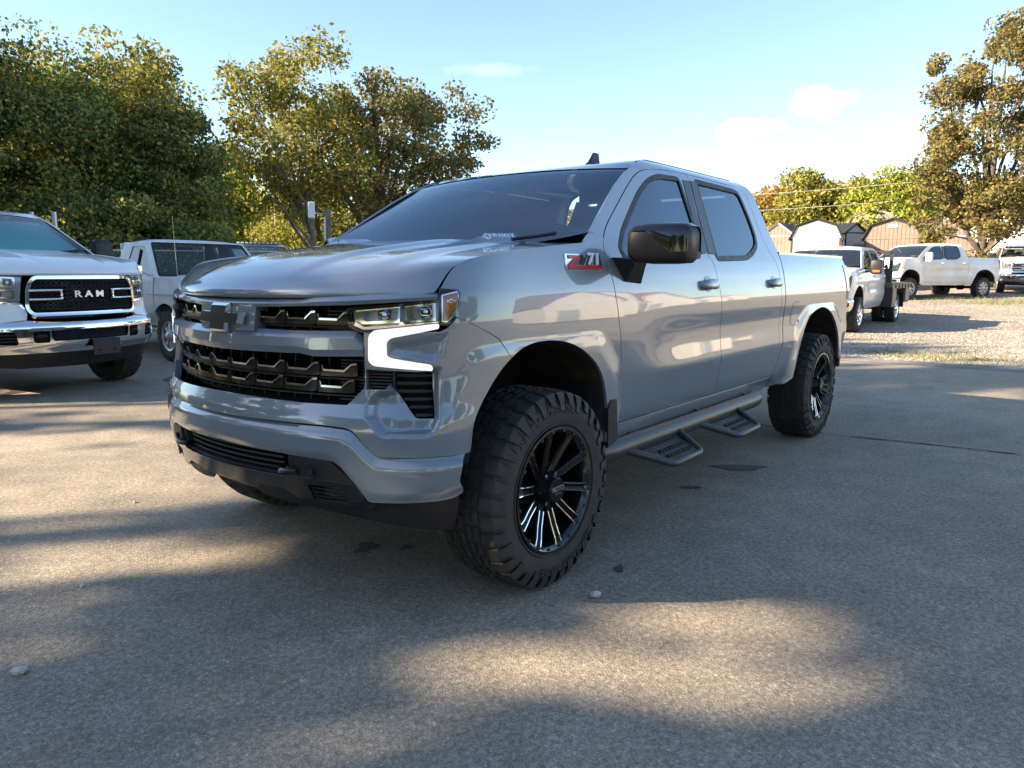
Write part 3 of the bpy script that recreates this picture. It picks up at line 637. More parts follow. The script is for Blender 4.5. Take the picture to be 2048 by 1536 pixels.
    for i, t in enumerate((3.4,-.4,-4.2,-8.2,-11.8)):
        p = np.array((.77,-.638))*22.5+t*np.array((.64,.77))*1.0
        H = (13.2,14.2,15.6,15.0,14.0,13.5)[i]
        make_tree('shade_tree', (float(p[0]), float(p[1]), 0), H, 2.9, LG['green' if i%2 else 'olive'], 81+i, 7500, .30, 110, .30, BARK, .24, label='tall leafy tree left of the lot, %s of the row' % ('first','second','third','fourth','fifth')[i], group=gs, sig=.62, cull=lit_patch, shell=.15, rz=H*.40, cz=H*.64)
    for i, t in enumerate((8.,4.2,.6,-3.,-6.6,-10.2,-13.8,-17.5)):  # unseen hedge added to block low sky glow in the truck's reflections
        p = np.array((.77,-.638))*(24.5+(i%2))+t*np.array((.64,.77))
        make_bush('screen_hedge', (float(p[0]), float(p[1]), 0), 2.2, 5.4, LG['dark' if i%2 else 'green'], 120+i, 3600, .28, 'wide hedge bush added under the shade trees, %s along the row' % ('first','second','third','fourth','fifth','sixth','seventh','eighth')[i], 'hedge added under the shade trees')
    # a second row stands behind the photographer and mirrors in the nose and hood
    gb = 'trees across the road behind the lot'
    b0 = [make_tree('tree', (21,-2,0), 9.5, 3.4, LG['dark'], 91, 6000, .30, 60, .12, label='bushy dark tree across the road, first of the row', group=gb, sig=.7), make_tree('tree', (24,4,0), 11.5, 3.6, LG['green'], 92, 6000, .30, 60, .15, label='bushy green tree across the road, second of the row', group=gb, sig=.7)]
    for i, (bx, by) in enumerate(((22,10),(25,16),(21,22),(24,29),(18,35),(10,39),(2,40),(-6,42))):
        c = copy_tree(b0[i%2]); c.location = (bx,by,0); c.rotation_euler = (0,0,i*1.3); k = .85+.08*(i%4); c.scale = (k,k,k)
        c['label'] = 'bushy tree across the road, %s of the row' % ('third','fourth','fifth','sixth','seventh','eighth','ninth','tenth')[i]
# ------------------------------------------------------------------ lettering
def text_geo(body, size=1., depth=.1, bold=0., sx=1., shear=0.):
    cu = bpy.data.curves.new('lettering', 'FONT'); cu.body = body; cu.size = size; cu.extrude = depth/2; cu.align_x = 'CENTER'; cu.align_y = 'CENTER'; cu.offset = bold; cu.resolution_u = 3; cu.shear = shear
    o = bpy.data.objects.new('lettering', cu); COL.objects.link(o); dg = bpy.context.evaluated_depsgraph_get()
    me = bpy.data.meshes.new_from_object(o.evaluated_get(dg)); V = np.array([v.co[:] for v in me.vertices]).reshape(-1, 3); F = [tuple(p.vertices) for p in me.polygons]
    bpy.data.objects.remove(o); bpy.data.meshes.remove(me); bpy.data.curves.remove(cu)
    V[:,0] *= sx
    return V, F
def frame_map(V, o, A, B):
    A = np.array(A, float); B = np.array(B, float); A /= np.linalg.norm(A); B = B-A*(A@B); B /= np.linalg.norm(B); n = np.cross(A, B)
    return np.array(o)+V[:,:1]*A+V[:,1:2]*B+V[:,2:3]*n
def curve_map(V, fn, u0, v0, su=1.):
    """wrap lettering onto the surface fn: x -> u, y -> v, z -> outward"""
    u = u0+su*V[:,0]; v = v0+V[:,1]; e = 2e-3
    P = fn(u, v); n = np.cross(fn(u+e, v)-fn(u-e, v), fn(u, v+e)-fn(u, v-e)); n /= np.linalg.norm(n, axis=1)[:,None]
    return P+n*V[:,2:3]

# ------------------------------------------------------------------ the grey pickup: pressed panels on the surface W
def Wf(off=0., bump=False): return lambda s, z: W(s, z, off, bump)
def Wx(off=0., side=1):     # u = -x so that u grows like s on the left side
    return lambda u, z: W(side*s_of_x(-np.asarray(u)), z, off)
def XP(pts): return [(-x, z) for x, z in pts]
POCKET = np.array([(.985,.985),(.978,.80),(.955,.752),(.93,.740),(.777,.738),(.717,.805),(.715,.85),(.742,.888),(.80,.905),(.95,.985)])
def poly_in_dist(u, z, poly):
    P = np.stack([u.ravel(), z.ravel()], 1); d = segdist(P, np.concatenate([poly, poly[:1]])); d[~in_poly(P, poly)] *= -1
    return d.reshape(u.shape)
NOTCH = np.array([(.805,1.075),(1.02,1.115),(1.0,1.02),(.96,1.0),(.82,1.025),(.795,1.03)])
def Fascia(s, z):
    s = np.asarray(s, float); z = np.asarray(z, float); a = np.abs(s)
    d = poly_in_dist(a, z, POCKET); off = -.034*smooth(-.004, .026, d)
    d2 = poly_in_dist(a, z, NOTCH); off = off-.012*smooth(0, .03, d2)
    return W(s, z, off)
ARF_L = crv([(.469,.668),(.462,.77),(.412,.866),(.326,.968),(.204,1.036),(.033,1.052),(-.142,1.024),(-.301,.945),(-.392,.843),(-.432,.69),(-.425,.555)], 5)
ARR_L = crv([(-3.100,.60),(-3.136,.66),(-3.221,.81),(-3.314,.931),(-3.446,1.016),(-3.722,1.058),(-3.922,1.028),(-4.127,.922),(-4.257,.779),(-4.305,.60)], 5)
def sx_(x): return float(s_of_x(x))
DOORF_EDGE = crv([(-.518,.60),(-.556,.70),(-.575,.796),(-.560,.987),(-.520,1.153),(-.497,1.287),(-.479,1.40),(-.487,1.455),(-.56,1.535),(-.749,1.657),(-.93,1.772),(-1.03,1.828),(-1.14,1.866),(-1.25,1.884)], 4)
BGAP = crv([(-1.714,1.905),(-1.668,1.70),(-1.622,1.44),(-1.662,1.39),(-1.70,1.25),(-1.735,1.10),(-1.748,.95),(-1.755,.80),(-1.775,.60)], 4)
DOORR_REAR = crv([(-2.535,1.885),(-2.585,1.84),(-2.605,1.70),(-2.625,1.56),(-2.68,1.47),(-2.735,1.40),(-2.765,1.25),(-2.775,1.0),(-2.765,.80),(-2.70,.66),(-2.665,.60)], 4)
CABREAR = crv([(-2.70,1.955),(-2.715,1.90),(-2.765,1.72),(-2.815,1.55),(-2.838,1.45),(-2.843,1.25),(-2.852,1.0),(-2.84,.83),(-2.79,.67),(-2.765,.60)], 4)
WINF = rnd([(-.632,1.435),(-.70,1.51),(-1.02,1.735),(-1.17,1.81),(-1.30,1.842),(-1.545,1.852),(-1.545,1.62),(-1.50,1.428),(-1.0,1.405),(-.66,1.402)], [.02,.05,.1,.1,.05,.02,.0,.02,.1,.03])
WINR = rnd([(-1.80,1.860),(-2.43,1.852),(-2.475,1.70),(-2.485,1.53),(-2.33,1.462),(-2.20,1.432),(-1.745,1.42)], [.02,.05,.1,.09,.1,.05,.02])
def off_edge(pts, d):
    """shift an (x,z) polyline sideways by d"""
    P = np.array(pts); t = np.gradient(P, axis=0); t /= np.linalg.norm(t, axis=1)[:,None]
    return [tuple(q) for q in P+np.stack([-t[:,1], t[:,0]], 1)*d]
def scale_poly(poly, d):
    P = np.array(poly); a = np.roll(P, 1, 0); b = np.roll(P, -1, 0); t = b-a; t /= np.linalg.norm(t, axis=1)[:,None]+1e-9
    n = np.stack([t[:,1], -t[:,0]], 1); A = .5*np.sum(P[:,0]*np.roll(P[:,1],-1)-np.roll(P[:,0],-1)*P[:,1])
    return [tuple(q) for q in P+n*d*(1 if A>0 else -1)]
def ccw(p):
    P = np.array(p); A = .5*np.sum(P[:,0]*np.roll(P[:,1],-1)-np.roll(P[:,0],-1)*P[:,1])
    return list(p) if A>0 else list(p)[::-1]
# hood: rows from the lip at the nose to the cowl, each a cross curve from the centre to the fender edge
HOODROWS = [((.855,1.226),(.578,1.252)),((.866,1.238),(.566,1.268)),((.858,1.262),(.548,1.297)),((.825,1.287),(.523,1.330)),((.76,1.312),(.490,1.353)),((.63,1.348),(.425,1.374)),((.40,1.392),(.255,1.399)),((.10,1.432),(.027,1.421)),((-.15,1.458),(-.18,1.441)),((-.40,1.476),(-.31,1.451))]
def hood_grid(n=70, m=81, inset=.004, drop=0.):
    K = np.arange(len(HOODROWS)); t = np.linspace(0, len(K)-1, n)
    A = np.array(crv([(k,)+r[0] for k, r in zip(K, HOODROWS)], 12)); B = np.array(crv([(k,)+r[1] for k, r in zip(K, HOODROWS)], 12))
    cx, cz = np.interp(t, A[:,0], A[:,1]), np.interp(t, A[:,0], A[:,2]); ex, ez = np.interp(t, B[:,0], B[:,1]), np.interp(t, B[:,0], B[:,2])
    ep = W(s_of_x(ex), ez); ey = ep[:,1]-inset; ex = ep[:,0]
    q = np.linspace(-1, 1, m)[None]; a = np.abs(q); y = q*ey[:,None]
    x = cx[:,None]-(cx-ex)[:,None]*a**2.1
    z = cz[:,None]-(cz-ez)[:,None]*a**2.6
    g = smooth(2.4, 6., t)[:,None]*(1-.6*smooth(7.5, 9., t)[:,None])
    ay = np.abs(y); cr = .30+.035*smooth(3, 9, t)[:,None]
    z = z+g*(.016*(1-smooth(cr, cr+.07, ay))+.014*(1-smooth(.60, .70, ay)))-drop
    return np.stack([x, y, z], -1)
HERO = {}
def build_hero():
    T = empty('pickup_truck', (0,0,0), 0, 'lifted grey crew cab pickup with black wheels and lit lamp in the foreground', 'pickup truck')
    # --- side panels, left (seen) and right
    for sd in (1, -1):
        f = Wx(0, sd); fo = (lambda p: ccw(XP(p))) ; fm = fo
        fn = (lambda fs: (lambda u, z: fs(u, z)))(f)
        def pan(name, pts, m=GREY, holes=(), off=0., h=.02, fl=.016, parent=T):
            # on the right side the parameter runs the other way, so the outline is mirrored to keep faces outward
            if sd == 1: F_ = Wx(off, 1); o_ = ccw(XP(pts)); hs = [ccw(XP(q)) for q in holes]
            else: F_ = (lambda u, z: W(-s_of_x(np.asarray(u)), z, off)); o_ = ccw(list(pts)); hs = [ccw(list(q)) for q in holes]
            return panel(name, F_, o_, m, parent, hs, h, fl)
        low = .60
        edge = off_edge(DOORF_EDGE, .003); g_edge = off_edge(DOORF_EDGE, -.003)
        # fender: lamp corner, hood edge, cowl, door edge, arch
        arch = ARF_L
        ia = min(range(len(arch)), key=lambda i: abs(arch[i][0]-.262)); jn = [q for q in arch if q[0] > .27][-1]; aback = [(jn[0]-.003, jn[1]+.002)]+[q for q in arch if q[0] <= .268]
        seam = [(.585,1.162),(.507,1.164),(.433,1.128),(.335,1.079)]
        hoodcut = crv([(.560,1.270),(.545,1.297),(.520,1.332),(.487,1.355),(.423,1.375),(.255,1.400),(.027,1.422),(-.18,1.442),(-.31,1.452)], 4)
        de = [q for q in (edge if sd else edge) if q[1] < 1.47]
        fend = [(.56,1.268)]+[(x-.003, z+.002 if x<.5 else z) for x, z in hoodcut]+[(-.33,1.462),(-.40,1.505),(-.505,1.483)]+[(x+.006, z) for x, z in de[::-1]]+[(-.515,.56),(-.43,.545)]+aback[::-1]+[(.335,1.079)]+seam[::-1][1:3]+[(.532,1.172),(.508,1.20),(.495,1.245),(.50,1.262)]
        HERO['fend'] = fend
        pan('fender', fend)
        # front door with its window opening
        dt = [q for q in DOORF_EDGE]
        doorF = [(x-.003, z) for x, z in dt]+[(-1.45,1.897),(-1.60,1.903)]+[(x+.003, z) for x, z in BGAP]
        wf = scale_poly(WINF, .0); wr = scale_poly(WINR, .0)
        dF = pan('front_door', doorF, holes=[wf])
        doorR = [(x-.003, z) for x, z in BGAP][::-1]+[(-1.9,1.904),(-2.35,1.896)]+[(x+.003, z) for x, z in DOORR_REAR]
        dR = pan('rear_door', doorR, holes=[wr])
        for dd, w_, nm in ((dF, WINF, 0), (dR, WINR, 1)):
            pan('window_seal', scale_poly(w_, .022 if nm == 0 else .026), BLACKP, [scale_poly(w_, -.004)], .0025, .02, .012, dd)
            pan('window', scale_poly(w_, .004), TINT, (), -.006, .03, 0, dd)
        # black B pillar covers and belt strip
        pan('pillar_cover', [(-1.60,1.86),(-1.695,1.862),(-1.652,1.70),(-1.612,1.44),(-1.535,1.432),(-1.565,1.60)], SATINB, (), .003, .02, .004, dF)
        pan('pillar_cover', [(-1.712,1.866),(-1.785,1.866),(-1.755,1.60),(-1.728,1.436),(-1.632,1.436),(-1.672,1.70)], SATINB, (), .003, .02, .004, dR)
        # handles
        for dd, hx in ((dF, -1.545), (dR, -2.625)):
            hz = 1.263
            mb = MB(); ring = []
            for t in np.linspace(-1, 1, 11):
                x = hx+t*.105; w_ = .030*(1-.45*abs(t)**3); out = .030*(1-abs(t)**4)+.004
                P = [W(sd*s_of_x(x), hz+w_*math.cos(a), out+.010*math.sin(a)) for a in np.arange(10)*2*math.pi/10]
                ring.append(np.array(P))
            mb.loft(ring); hd = mb.build('handle', GREY, dd, True, 60)
            mc = MB(); rr = [W(sd*s_of_x(hx+.055*math.cos(a)), hz+.045*math.sin(a), .0025) for a in np.arange(20)*2*math.pi/20]
            mc.add(rr, [tuple(range(20))]); mc.build('handle_recess', mat('grey_recess_shade', (.05,.056,.065), .3, .3, .8), dd)  # flat disc, the recess shade painted as a darker grey
        # cab shell: A pillar, roof rail, C pillar
        cr = CABREAR
        shell = [(-.405,1.510),(-.508,1.576),(-.665,1.676),(-.802,1.762),(-.945,1.840),(-1.02,1.872),(-1.10,1.905),(-1.2,1.932),(-1.35,1.95),(-1.7,1.962),(-2.2,1.962),(-2.6,1.958)]+cr
        shell += [(-2.672,.60)]+[(x-.003, z) for x, z in DOORR_REAR][::-1][1:]+[(-2.35,1.902),(-1.9,1.910),(-1.714,1.911),(-1.45,1.903)]+[(x+.004, z+.003) for x, z in DOORF_EDGE if z > 1.46][::-1]
        pan('cab_pillar', shell)
        # rocker under the doors
        pan('rocker', [(-.52,.592),(-.515,.55),(-.60,.50),(-2.70,.50),(-2.775,.53),(-2.77,.592)], GREY, (), 0, .02, .03)
        # bed side
        bed = [(x-.014, z) for x, z in cr if z < 1.45]; bed = [(-2.848,1.462)]+bed+[(-2.79,.56),(-2.80,.512),(-3.03,.512),(-3.085,.56)]+ARR_L+[(-4.36,.60),(-4.52,.66),(-4.555,.80),(-4.565,1.0),(-4.545,1.26),(-4.52,1.40),(-4.49,1.462)]
        HERO['bed'] = bed
        tl = [(-4.43,1.395),(-4.56,1.395),(-4.56,1.10),(-4.50,1.10),(-4.47,1.25)]
        b = pan('bed_side', bed)
        fu = rnd([(-3.03,1.115),(-3.165,1.115),(-3.205,.965),(-3.165,.945),(-3.01,.955)], .03)
        pan('fuel_door', scale_poly(fu, .004), DARK, (), .0008, .03, 0, b); pan('fuel_door', fu, GREY, (), .0015, .02, .001, b)
        pan('tail_lamp', tl, REDL, (), .004, .03, .01)
        # rail cap along the bed top
        mb = MB(); rows = []
        for x in np.linspace(-2.85, -4.50, 24):
            p = W(s_of_x(x), 1.462); y = float(p[1])*sd
            rows.append(np.array([(x, y+.004*sd, 1.455), (x, y+.004*sd, 1.474), (x, y-.06*sd, 1.478), (x, y-.07*sd, 1.455)]))
        mb.loft(rows); mb.build('bed_rail', SATINB if 0 else GREY, T, True, 30)
        # wheel liners: a half tunnel inside each arch
        for ar in (ARF_L, ARR_L):
            xs = [q[0] for q in ar]; n = len(ar); G = []
            c = np.array([(min(xs)+max(xs))/2, .75])
            for k, yy in enumerate((.99, .80, .50)):
                G.append([(c[0]+(x-c[0])*(1.0+.04*k), (yy-.008 if k == 0 else yy)*sd, min(z+.012*k, 1.12)) for x, z in ar])
            G[0] = [tuple(W(sd*s_of_x(x), z, -.012)) for x, z in ar]
            o = grid_obj('wheel_liner', np.array(G), LINER, T)
            mb = MB(); k = [(x, .50*sd, z) for x, y, z in G[2]]; mb.add(k, [tuple(range(n))]); mb.build('liner_wall', DARK, o)
        # dark inner skin behind the gaps
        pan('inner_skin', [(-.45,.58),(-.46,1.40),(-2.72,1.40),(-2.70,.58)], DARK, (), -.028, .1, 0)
        pan('mud_flap', [(-.425,.70),(-.452,.74),(-.50,.74),(-.515,.545),(-.43,.52)], BLACKP, (), .008, .03, .02)
    # --- roof
    rows = []
    for x, zc in crv([(-.955,1.888),(-1.1,1.918),(-1.3,1.950),(-1.6,1.985),(-2.0,2.006),(-2.35,1.998),(-2.6,1.972),(-2.72,1.945)], 4):
        t = smooth(-.95, -1.3, x); xe = min(x-.0, -1.0) if x > -1.2 else x
        ez = float(np.interp(-xe, [1.0,1.02,1.10,1.2,1.35,1.7,2.2,2.6,2.72], [1.866,1.874,1.907,1.933,1.951,1.963,1.963,1.958,1.945]))
        ye = float(W(s_of_x(xe), ez)[1]); q = np.linspace(-1, 1, 61); a = np.abs(q)
        xx = x-(x-xe)*a**2-.05*a**2*(1-t)
        rows.append(np.stack([xx, q*ye, zc-(zc-ez)*a**2.6], 1))
    grid_obj('roof', np.array(rows), GREY, T)
    # roof ditch strip
    for sd in (1, -1):
        mb = MB(); mb.tube([W(sd*s_of_x(x), z, -.003) for x, z in [(-1.12,1.909),(-1.35,1.951),(-1.7,1.963),(-2.2,1.963),(-2.6,1.958)]], .005, 6); mb.build('roof_strip', SATINB, T, True)
    # --- hood
    G = hood_grid(); grid_obj('hood', G, GREY, T, flip=True)
    und = G.copy(); und[:,:,2] -= .03; und[:,:,0] -= .015; grid_obj('hood_underside', und[:40], DARK, T)
    # hood lip return
    # cowl
    mb = MB(); r0 = [(x, y, z) for x, y, z in G[-1]]; r1 = [(x-.16, y, z-.015) for x, y, z in G[-1]]
    grid_obj('cowl', np.array([r0, r1])-np.array([0,0,.012]), BLACKP, T, flip=True)
    # --- windshield
    def ws(a, b):
        a = np.asarray(a, float); b = np.asarray(b, float); aa = np.abs(a)
        x0 = -.28-.12*aa**2.2; z0 = 1.44+.065*aa**3; y0 = .915*a
        x1 = -.955-.055*aa**2; z1 = 1.884-.024*aa**2.2; y1 = .775*a
        bl = .035*4*b*(1-b)*(1-aa**3)
        return np.stack([x0+(x1-x0)*b+bl*.55, y0+(y1-y0)*b, z0+(z1-z0)*b+bl*.83], -1)
    wo = ccw(rnd([(-.995,0),(.995,0),(.995,.985),(-.995,.985)], .03))
    wsb = panel('windshield', ws, wo, WSG, T, (), .06, 0)
    panel('windshield_border', lambda a, b: ws(a, b)-np.array([.002,0,.003]), wo, GLOSSB, wsb, [rnd([(-.94,.06),(.94,.06),(.94,.915),(.16,.915),(.11,.80),(-.11,.80),(-.16,.915),(-.94,.915)], .03)], .05, 0)
    for y0, y1 in ((-.55,.10), (.02,.72)):
        P = [ws(y/.86, .03)+np.array([.02,0,.012]) for y in np.linspace(y0, y1, 8)]
        mb = MB(); mb.tube(P, .009, 6); mb.build('wiper', BLACKP, T, True)
    # --- cabin interior seen through the glass
    mb = MB(); mb.box((-.72,0,1.30), (.50,1.66,.22), .06); mb.box((-.60,.42,1.42), (.22,.42,.09), .04); ds = mb.build('dashboard', DASH, T, True, 50)
    for y in (.40, -.40):
        mb = MB(); mb.box((-1.45,y,1.05), (.52,.50,.16), .06); M = Matrix.Translation((-1.72,y,1.36))@Matrix.Rotation(-.28,4,'Y'); mb.box((0,0,0), (.16,.50,.62), .06, M=M)
        mb.box((-1.82,y,1.73), (.10,.27,.17), .04); mb.build('seat', SEAT, T, True, 50)
    mb = MB(); mb.box((-2.45,0,1.30), (.18,1.4,.60), .06)
    for y in (-.42,0,.42): mb.box((-2.50,y,1.66), (.09,.24,.14), .04)
    mb.build('rear_bench', SEAT, T, True, 50)
    mb = MB(); C0 = np.array((-1.02,.40,1.40)); ax = Matrix.Rotation(-1.15, 3, 'Y')
    P = [C0+np.array(ax@Vector((.185*math.cos(a), .185*math.sin(a), 0))) for a in np.linspace(0, 2*math.pi, 25)]
    mb.tube(P, .016, 6); mb.box(C0, (.06,.16,.10), .02); mb.build('steering_wheel', SEAT, T, True, 60)
    mb = MB(); mb.box((-1.6,0,.72), (2.4,1.86,.2)); mb.box((-2.1,0,.57), (4.9,.95,.14)); mb.box((.30,0,.85), (.5,.9,.6)); mb.box((.1,0,1.12), (1.0,.8,.25)); mb.build('floor_pan', DARK, T)
    mb = MB()
    mb.loft([[(-2.74,y,1.40),(-2.80,y,1.38),(-2.80,y,.6),(-2.74,y,.6)] for y in (-.95,.95)])
    for a in (-1, 1): mb.loft([[(-2.73,a*y0,z),(-2.76,a*y0,z),(-2.76,a*.58,z),(-2.73,a*.58,z)] for y0, z in ((.90,1.40),(.80,1.66),(.70,1.90))])
    mb.box((-2.72,0,1.915), (.05,1.3,.08)); mb.build('cab_back', GREY, T)
    mb = MB(); mb.box((-2.745,0,1.63), (.012,1.2,.46)); mb.build('rear_window', TINT, T)
    mb = MB(); mb.box((-1.0,0,1.82), (.14,.24,.07), .03); mb.build('mirror_inside', SEAT, T, True)
    # --- bed
    mb = MB(); mb.box((-3.68,0,.98), (1.66,1.5,.05)); mb.box((-2.87,0,1.2), (.04,1.74,.5)); mb.box((-4.50,0,1.2), (.06,1.74,.5), .02); mb.build('bed_floor', SATINB, T)
    for sd in (1, -1):
        mb = MB(); mb.box((-3.68,sd*.80,1.22), (1.64,.05,.46)); mb.build('bed_wall', SATINB, T)
    mb = MB(); mb.box((-3.68,0,1.470), (1.64,1.74,.02), .008); mb.build('bed_cover', SATINB, T)
    mb = MB(); mb.loft([[(-4.53,y,.86),(-4.60,y,.86),(-4.59,y,1.44),(-4.54,y,1.47)] for y in np.linspace(-.86,.86,9)]); mb.build('tailgate', GREY, T, True, 30)
    P = [np.array((-4.76+.13*abs(q)**3, .93*q, .74)) for q in np.linspace(-1,1,21)]
    mb = MB(); mb.loft([np.array([p+(.02,0,.10), p+(-.05,0,.09), p+(-.05,0,-.06), p+(.02,0,-.09)]) for p in P]); mb.box((-4.66,0,.76), (.2,1.2,.06)); mb.build('rear_bumper', mat('bumper_steel', (.22,.25,.28), .25, .6, .8), T, True, 40)
    mb = MB(); mb.box((-4.62,.86,.62), (.30,.12,.08), .02); mb.box((-4.80,0,.60), (.18,.10,.10), .01); mb.build('hitch_step', BLACKP, T)
    for sd in (1,-1):
        mb = MB(); mb.box((-4.50,sd*.90,.60), (.05,.14,.20), .01); mb.build('mud_flap', BLACKP, T)
    # --- fascia: lip under the grille, corners, vent and lamp surrounds
    half = [(0,.768),(.543,.770),(.640,.765),(.672,.755),(.758,.667),(.806,.664),(1.02,.664),(sx_(.47),.664)]
    half += [(sx_(x), z) for x, z in ARF_L if z > .67 and x > .27]
    half += [(sx_(.335)-.0025,1.0755),(sx_(.433)-.0015,1.1265),(sx_(.507)-.0015,1.1625),(1.048,1.160),(1.012,1.124),(.985,1.112),(.80,1.103)]
    half += [(.72,1.108),(.703,1.108),(.703,.908),(.700,.905),(.638,.843),(.455,.841),(.235,.845),(0,.848)]
    drl_o = [(.98,1.142),(.745,1.117),(.722,1.098),(.719,1.006),(.738,.990),(.957,.974),(.952,.994),(.806,1.017),(.788,1.026),(.788,1.076),(.806,1.092),(.98,1.126)]
    vent = [(.705,.976),(.957,.969),(.962,.797),(.893,.798),(.808,.903),(.707,.903)]
    inner = half[1:]
    full = [(0,.768)]+half[1:-1]+[(0,.848)]+[(-a,b) for a, b in half[1:-1]][::-1]
    rv = rnd(vent, [.008,.012,.012,.012,.01,.006])
    fa = panel('front_fascia', Fascia, ccw(full), GREY, T, [ccw(rv), ccw(mir(rv))], .009, .03)
    for sg in (1,-1):
        q = drl_o if sg == 1 else mir(drl_o)
        dr = [(a, b) for a, b in q]
        panel('running_lamp', lambda s, z: Fascia(s, z)*0+W(s, z, .004), ccw(rnd(dr, .012)), DRLM, T, (), .012, .02)
        # vent backing, louvres and the fine slats beside the grille
        q = rv if sg == 1 else mir(rv)
        vb = panel('fascia_vent', Wf(-.075), ccw(scale_poly(q, .02)), DARK, T, (), .03, 0)
        for k in range(6):
            z = .952-k*.0285; lo = .812+max(0, (.905-z))*.80; hi = .9565
            mb = MB(); rr = []
            for s in np.linspace(lo+.002, hi, 9):
                e = 1-smooth(hi-.03, hi, s)*.55
                rr.append(np.array([W(sg*s, z+.006, -.062), W(sg*s, z+.006*e, -.034), W(sg*s, z-.004*e, -.032), W(sg*s, z-.009, -.062)]))
            mb.loft(rr); mb.build('louvre', BLACKP, vb, False)
        for k in range(6):
            z = .968-k*.0115
            mb = MB(); mb.loft([np.array([W(sg*s, z+.003, -.05), W(sg*s, z+.003, -.022), W(sg*s, z-.003, -.022), W(sg*s, z-.004, -.05)]) for s in np.linspace(.708,.800,5)]); mb.build('slat', BLACKP, vb)
        mb = MB(); mb.loft([np.array([W(sg*.804, z, -.06), W(sg*.804, z, -.02), W(sg*.812, z, -.02), W(sg*.812, z, -.06)]) for z in (.972,.905)]); mb.build('divider', BLACKP, vb)
    # upper bar of the grille
    def bar(name, prof, s0, s1, n, m, parent=T):
        mb = MB(); mb.loft([np.array([W(s, z, o) for o, z in prof(abs(s))]) for s in np.linspace(s0, s1, n)]); return mb.build(name, m, parent, True, 25)
    def upb(a):
        zb = np.interp(a, [0,.19,.64,.976], [1.187,1.188,1.203,1.224]); zt = np.interp(a, [0,.43,.50,.97], [1.219,1.223,1.234,1.252])
        return [(-.05,zt-.002),(-.012,zt),(.0,zt-.010),(.004,(zt+zb)/2),(-.004,zb+.003),(-.05,zb)]
    bar('grille_upper_bar', upb, -.980, .980, 141, GREY)
    bar('grille_top_filler', lambda a: [(-.055,1.235+.022*a),(-.03,1.235+.022*a),(-.03,1.20+.02*a),(-.055,1.20+.02*a)], -.97, .97, 61, DARK)
    def midb(a):
        zt = np.interp(a, [0,.45,.665,.70], [1.107,1.107,1.112,1.080]); zb = np.interp(a, [0,.431,.492,.70], [1.017,1.022,1.013,1.020])
        k = .030
        return [(-.07,zt),(-.022,zt),(.006,zt-k*.8),(.010,zb+.028),(.0,zb+.002),(-.07,zb)]
    bar('grille_middle_bar', midb, -.700, .700, 121, GREY)
    # grille cavity, ribs and toothed bars
    gr = panel('grille_back', Wf(-.115), ccw([(-.74,.82),(.74,.82),(.74,1.215),(-.74,1.215)]), DARK, T, (), .05, 0)
    for s in np.arange(-.56, .57, .165/2):
        for z0, z1 in ((1.11,1.19),(.845,1.02)):
            if abs(s) < .2 and z0 > 1: continue
            mb = MB(); mb.loft([np.array([W(s+d, z, -.11), W(s+d, z, -.066), W(s+d+.006, z, -.066), W(s+d+.006, z, -.11)]) for z, d in ((z0,0),(z1,0))]); mb.build('rib', BLACKP, gr)
    for sg in (1,-1):
        for k in range(13):
            z = .855+k*.012
            mb = MB(); mb.loft([np.array([W(sg*s, z+.003, -.09), W(sg*s, z+.003, -.052), W(sg*s, z-.003, -.052), W(sg*s, z-.003, -.09)]) for s in np.linspace(.575,.705,4)]); mb.build('slat', BLACKP, gr)
        for k in range(6):
            z = 1.115+k*.013
            mb = MB(); mb.loft([np.array([W(sg*s, z+.003, -.09), W(sg*s, z+.003, -.056), W(sg*s, z-.003, -.056), W(sg*s, z-.003, -.09)]) for s in np.linspace(.52,.64,4)]); mb.build('slat', BLACKP, gr)
    def teeth(zl, s0, s1, nt, z_end):
        L = (s1-s0)/nt
        for k in range(nt):
            a = s0+k*L
            # mirrored so that each tooth leans outwards on its own side
            up = [(a+L*.02, zl+.033),(a+L*.08, zl+.031),(a+L*.115, zl+.012),(a+L*.66, zl+.011),(a+L*.86, zl+.036),(a+L*.985, zl+.038)]
            lo = [(a+L*.985, zl-.006),(a+L*.86,zl-.010),(a+L*.02, zl-.010)]
            if a+L/2 < -.02 and nt > 3: up = [(2*a+L-u, v) for u, v in up]; lo = [(2*a+L-u, v) for u, v in lo]
            panel('grille_tooth', Wf(-.030), ccw(up+lo), GRILLEB, gr, (), .03, .045)
            # bright strip puts the edge highlight along the step
            src = up[1:6]
            mb = MB(); mb.loft([np.array([W(u, v+.0045, -.024), W(u, v+.0045, -.050), W(u, v-.0012, -.050), W(u, v-.003, -.024)]) for u, v in src]); mb.build('tooth_highlight', SMOKE, gr)
    teeth(.950, -.66, .66, 8, 0); teeth(.890, -.65, .65, 8, 0)
    teeth(1.140, .195, .63, 3, 0)
    for k in range(3):
        L = .435/3; a = -.63+k*L
        up = [(a+L*.015, zl) for zl in ()]
        up = [(2*(-.63+k*L)+L-u, v) for u, v in [(a+L*.02,1.173),(a+L*.08,1.171),(a+L*.115,1.152),(a+L*.66,1.151),(a+L*.86,1.176),(a+L*.985,1.178)]]
        lo = [(a+L*.985,1.130),(a+L*.02,1.130)]
        panel('grille_tooth', Wf(-.030), ccw(up+lo[::-1]), GRILLEB, gr, (), .03, .045)
        mb = MB(); mb.loft([np.array([W(u, v+.0045, -.024), W(u, v+.0045, -.050), W(u, v-.0012, -.050), W(u, v-.003, -.024)]) for u, v in up[1:]]); mb.build('tooth_highlight', SMOKE, gr)  # same strip, the highlight put in as a bright part
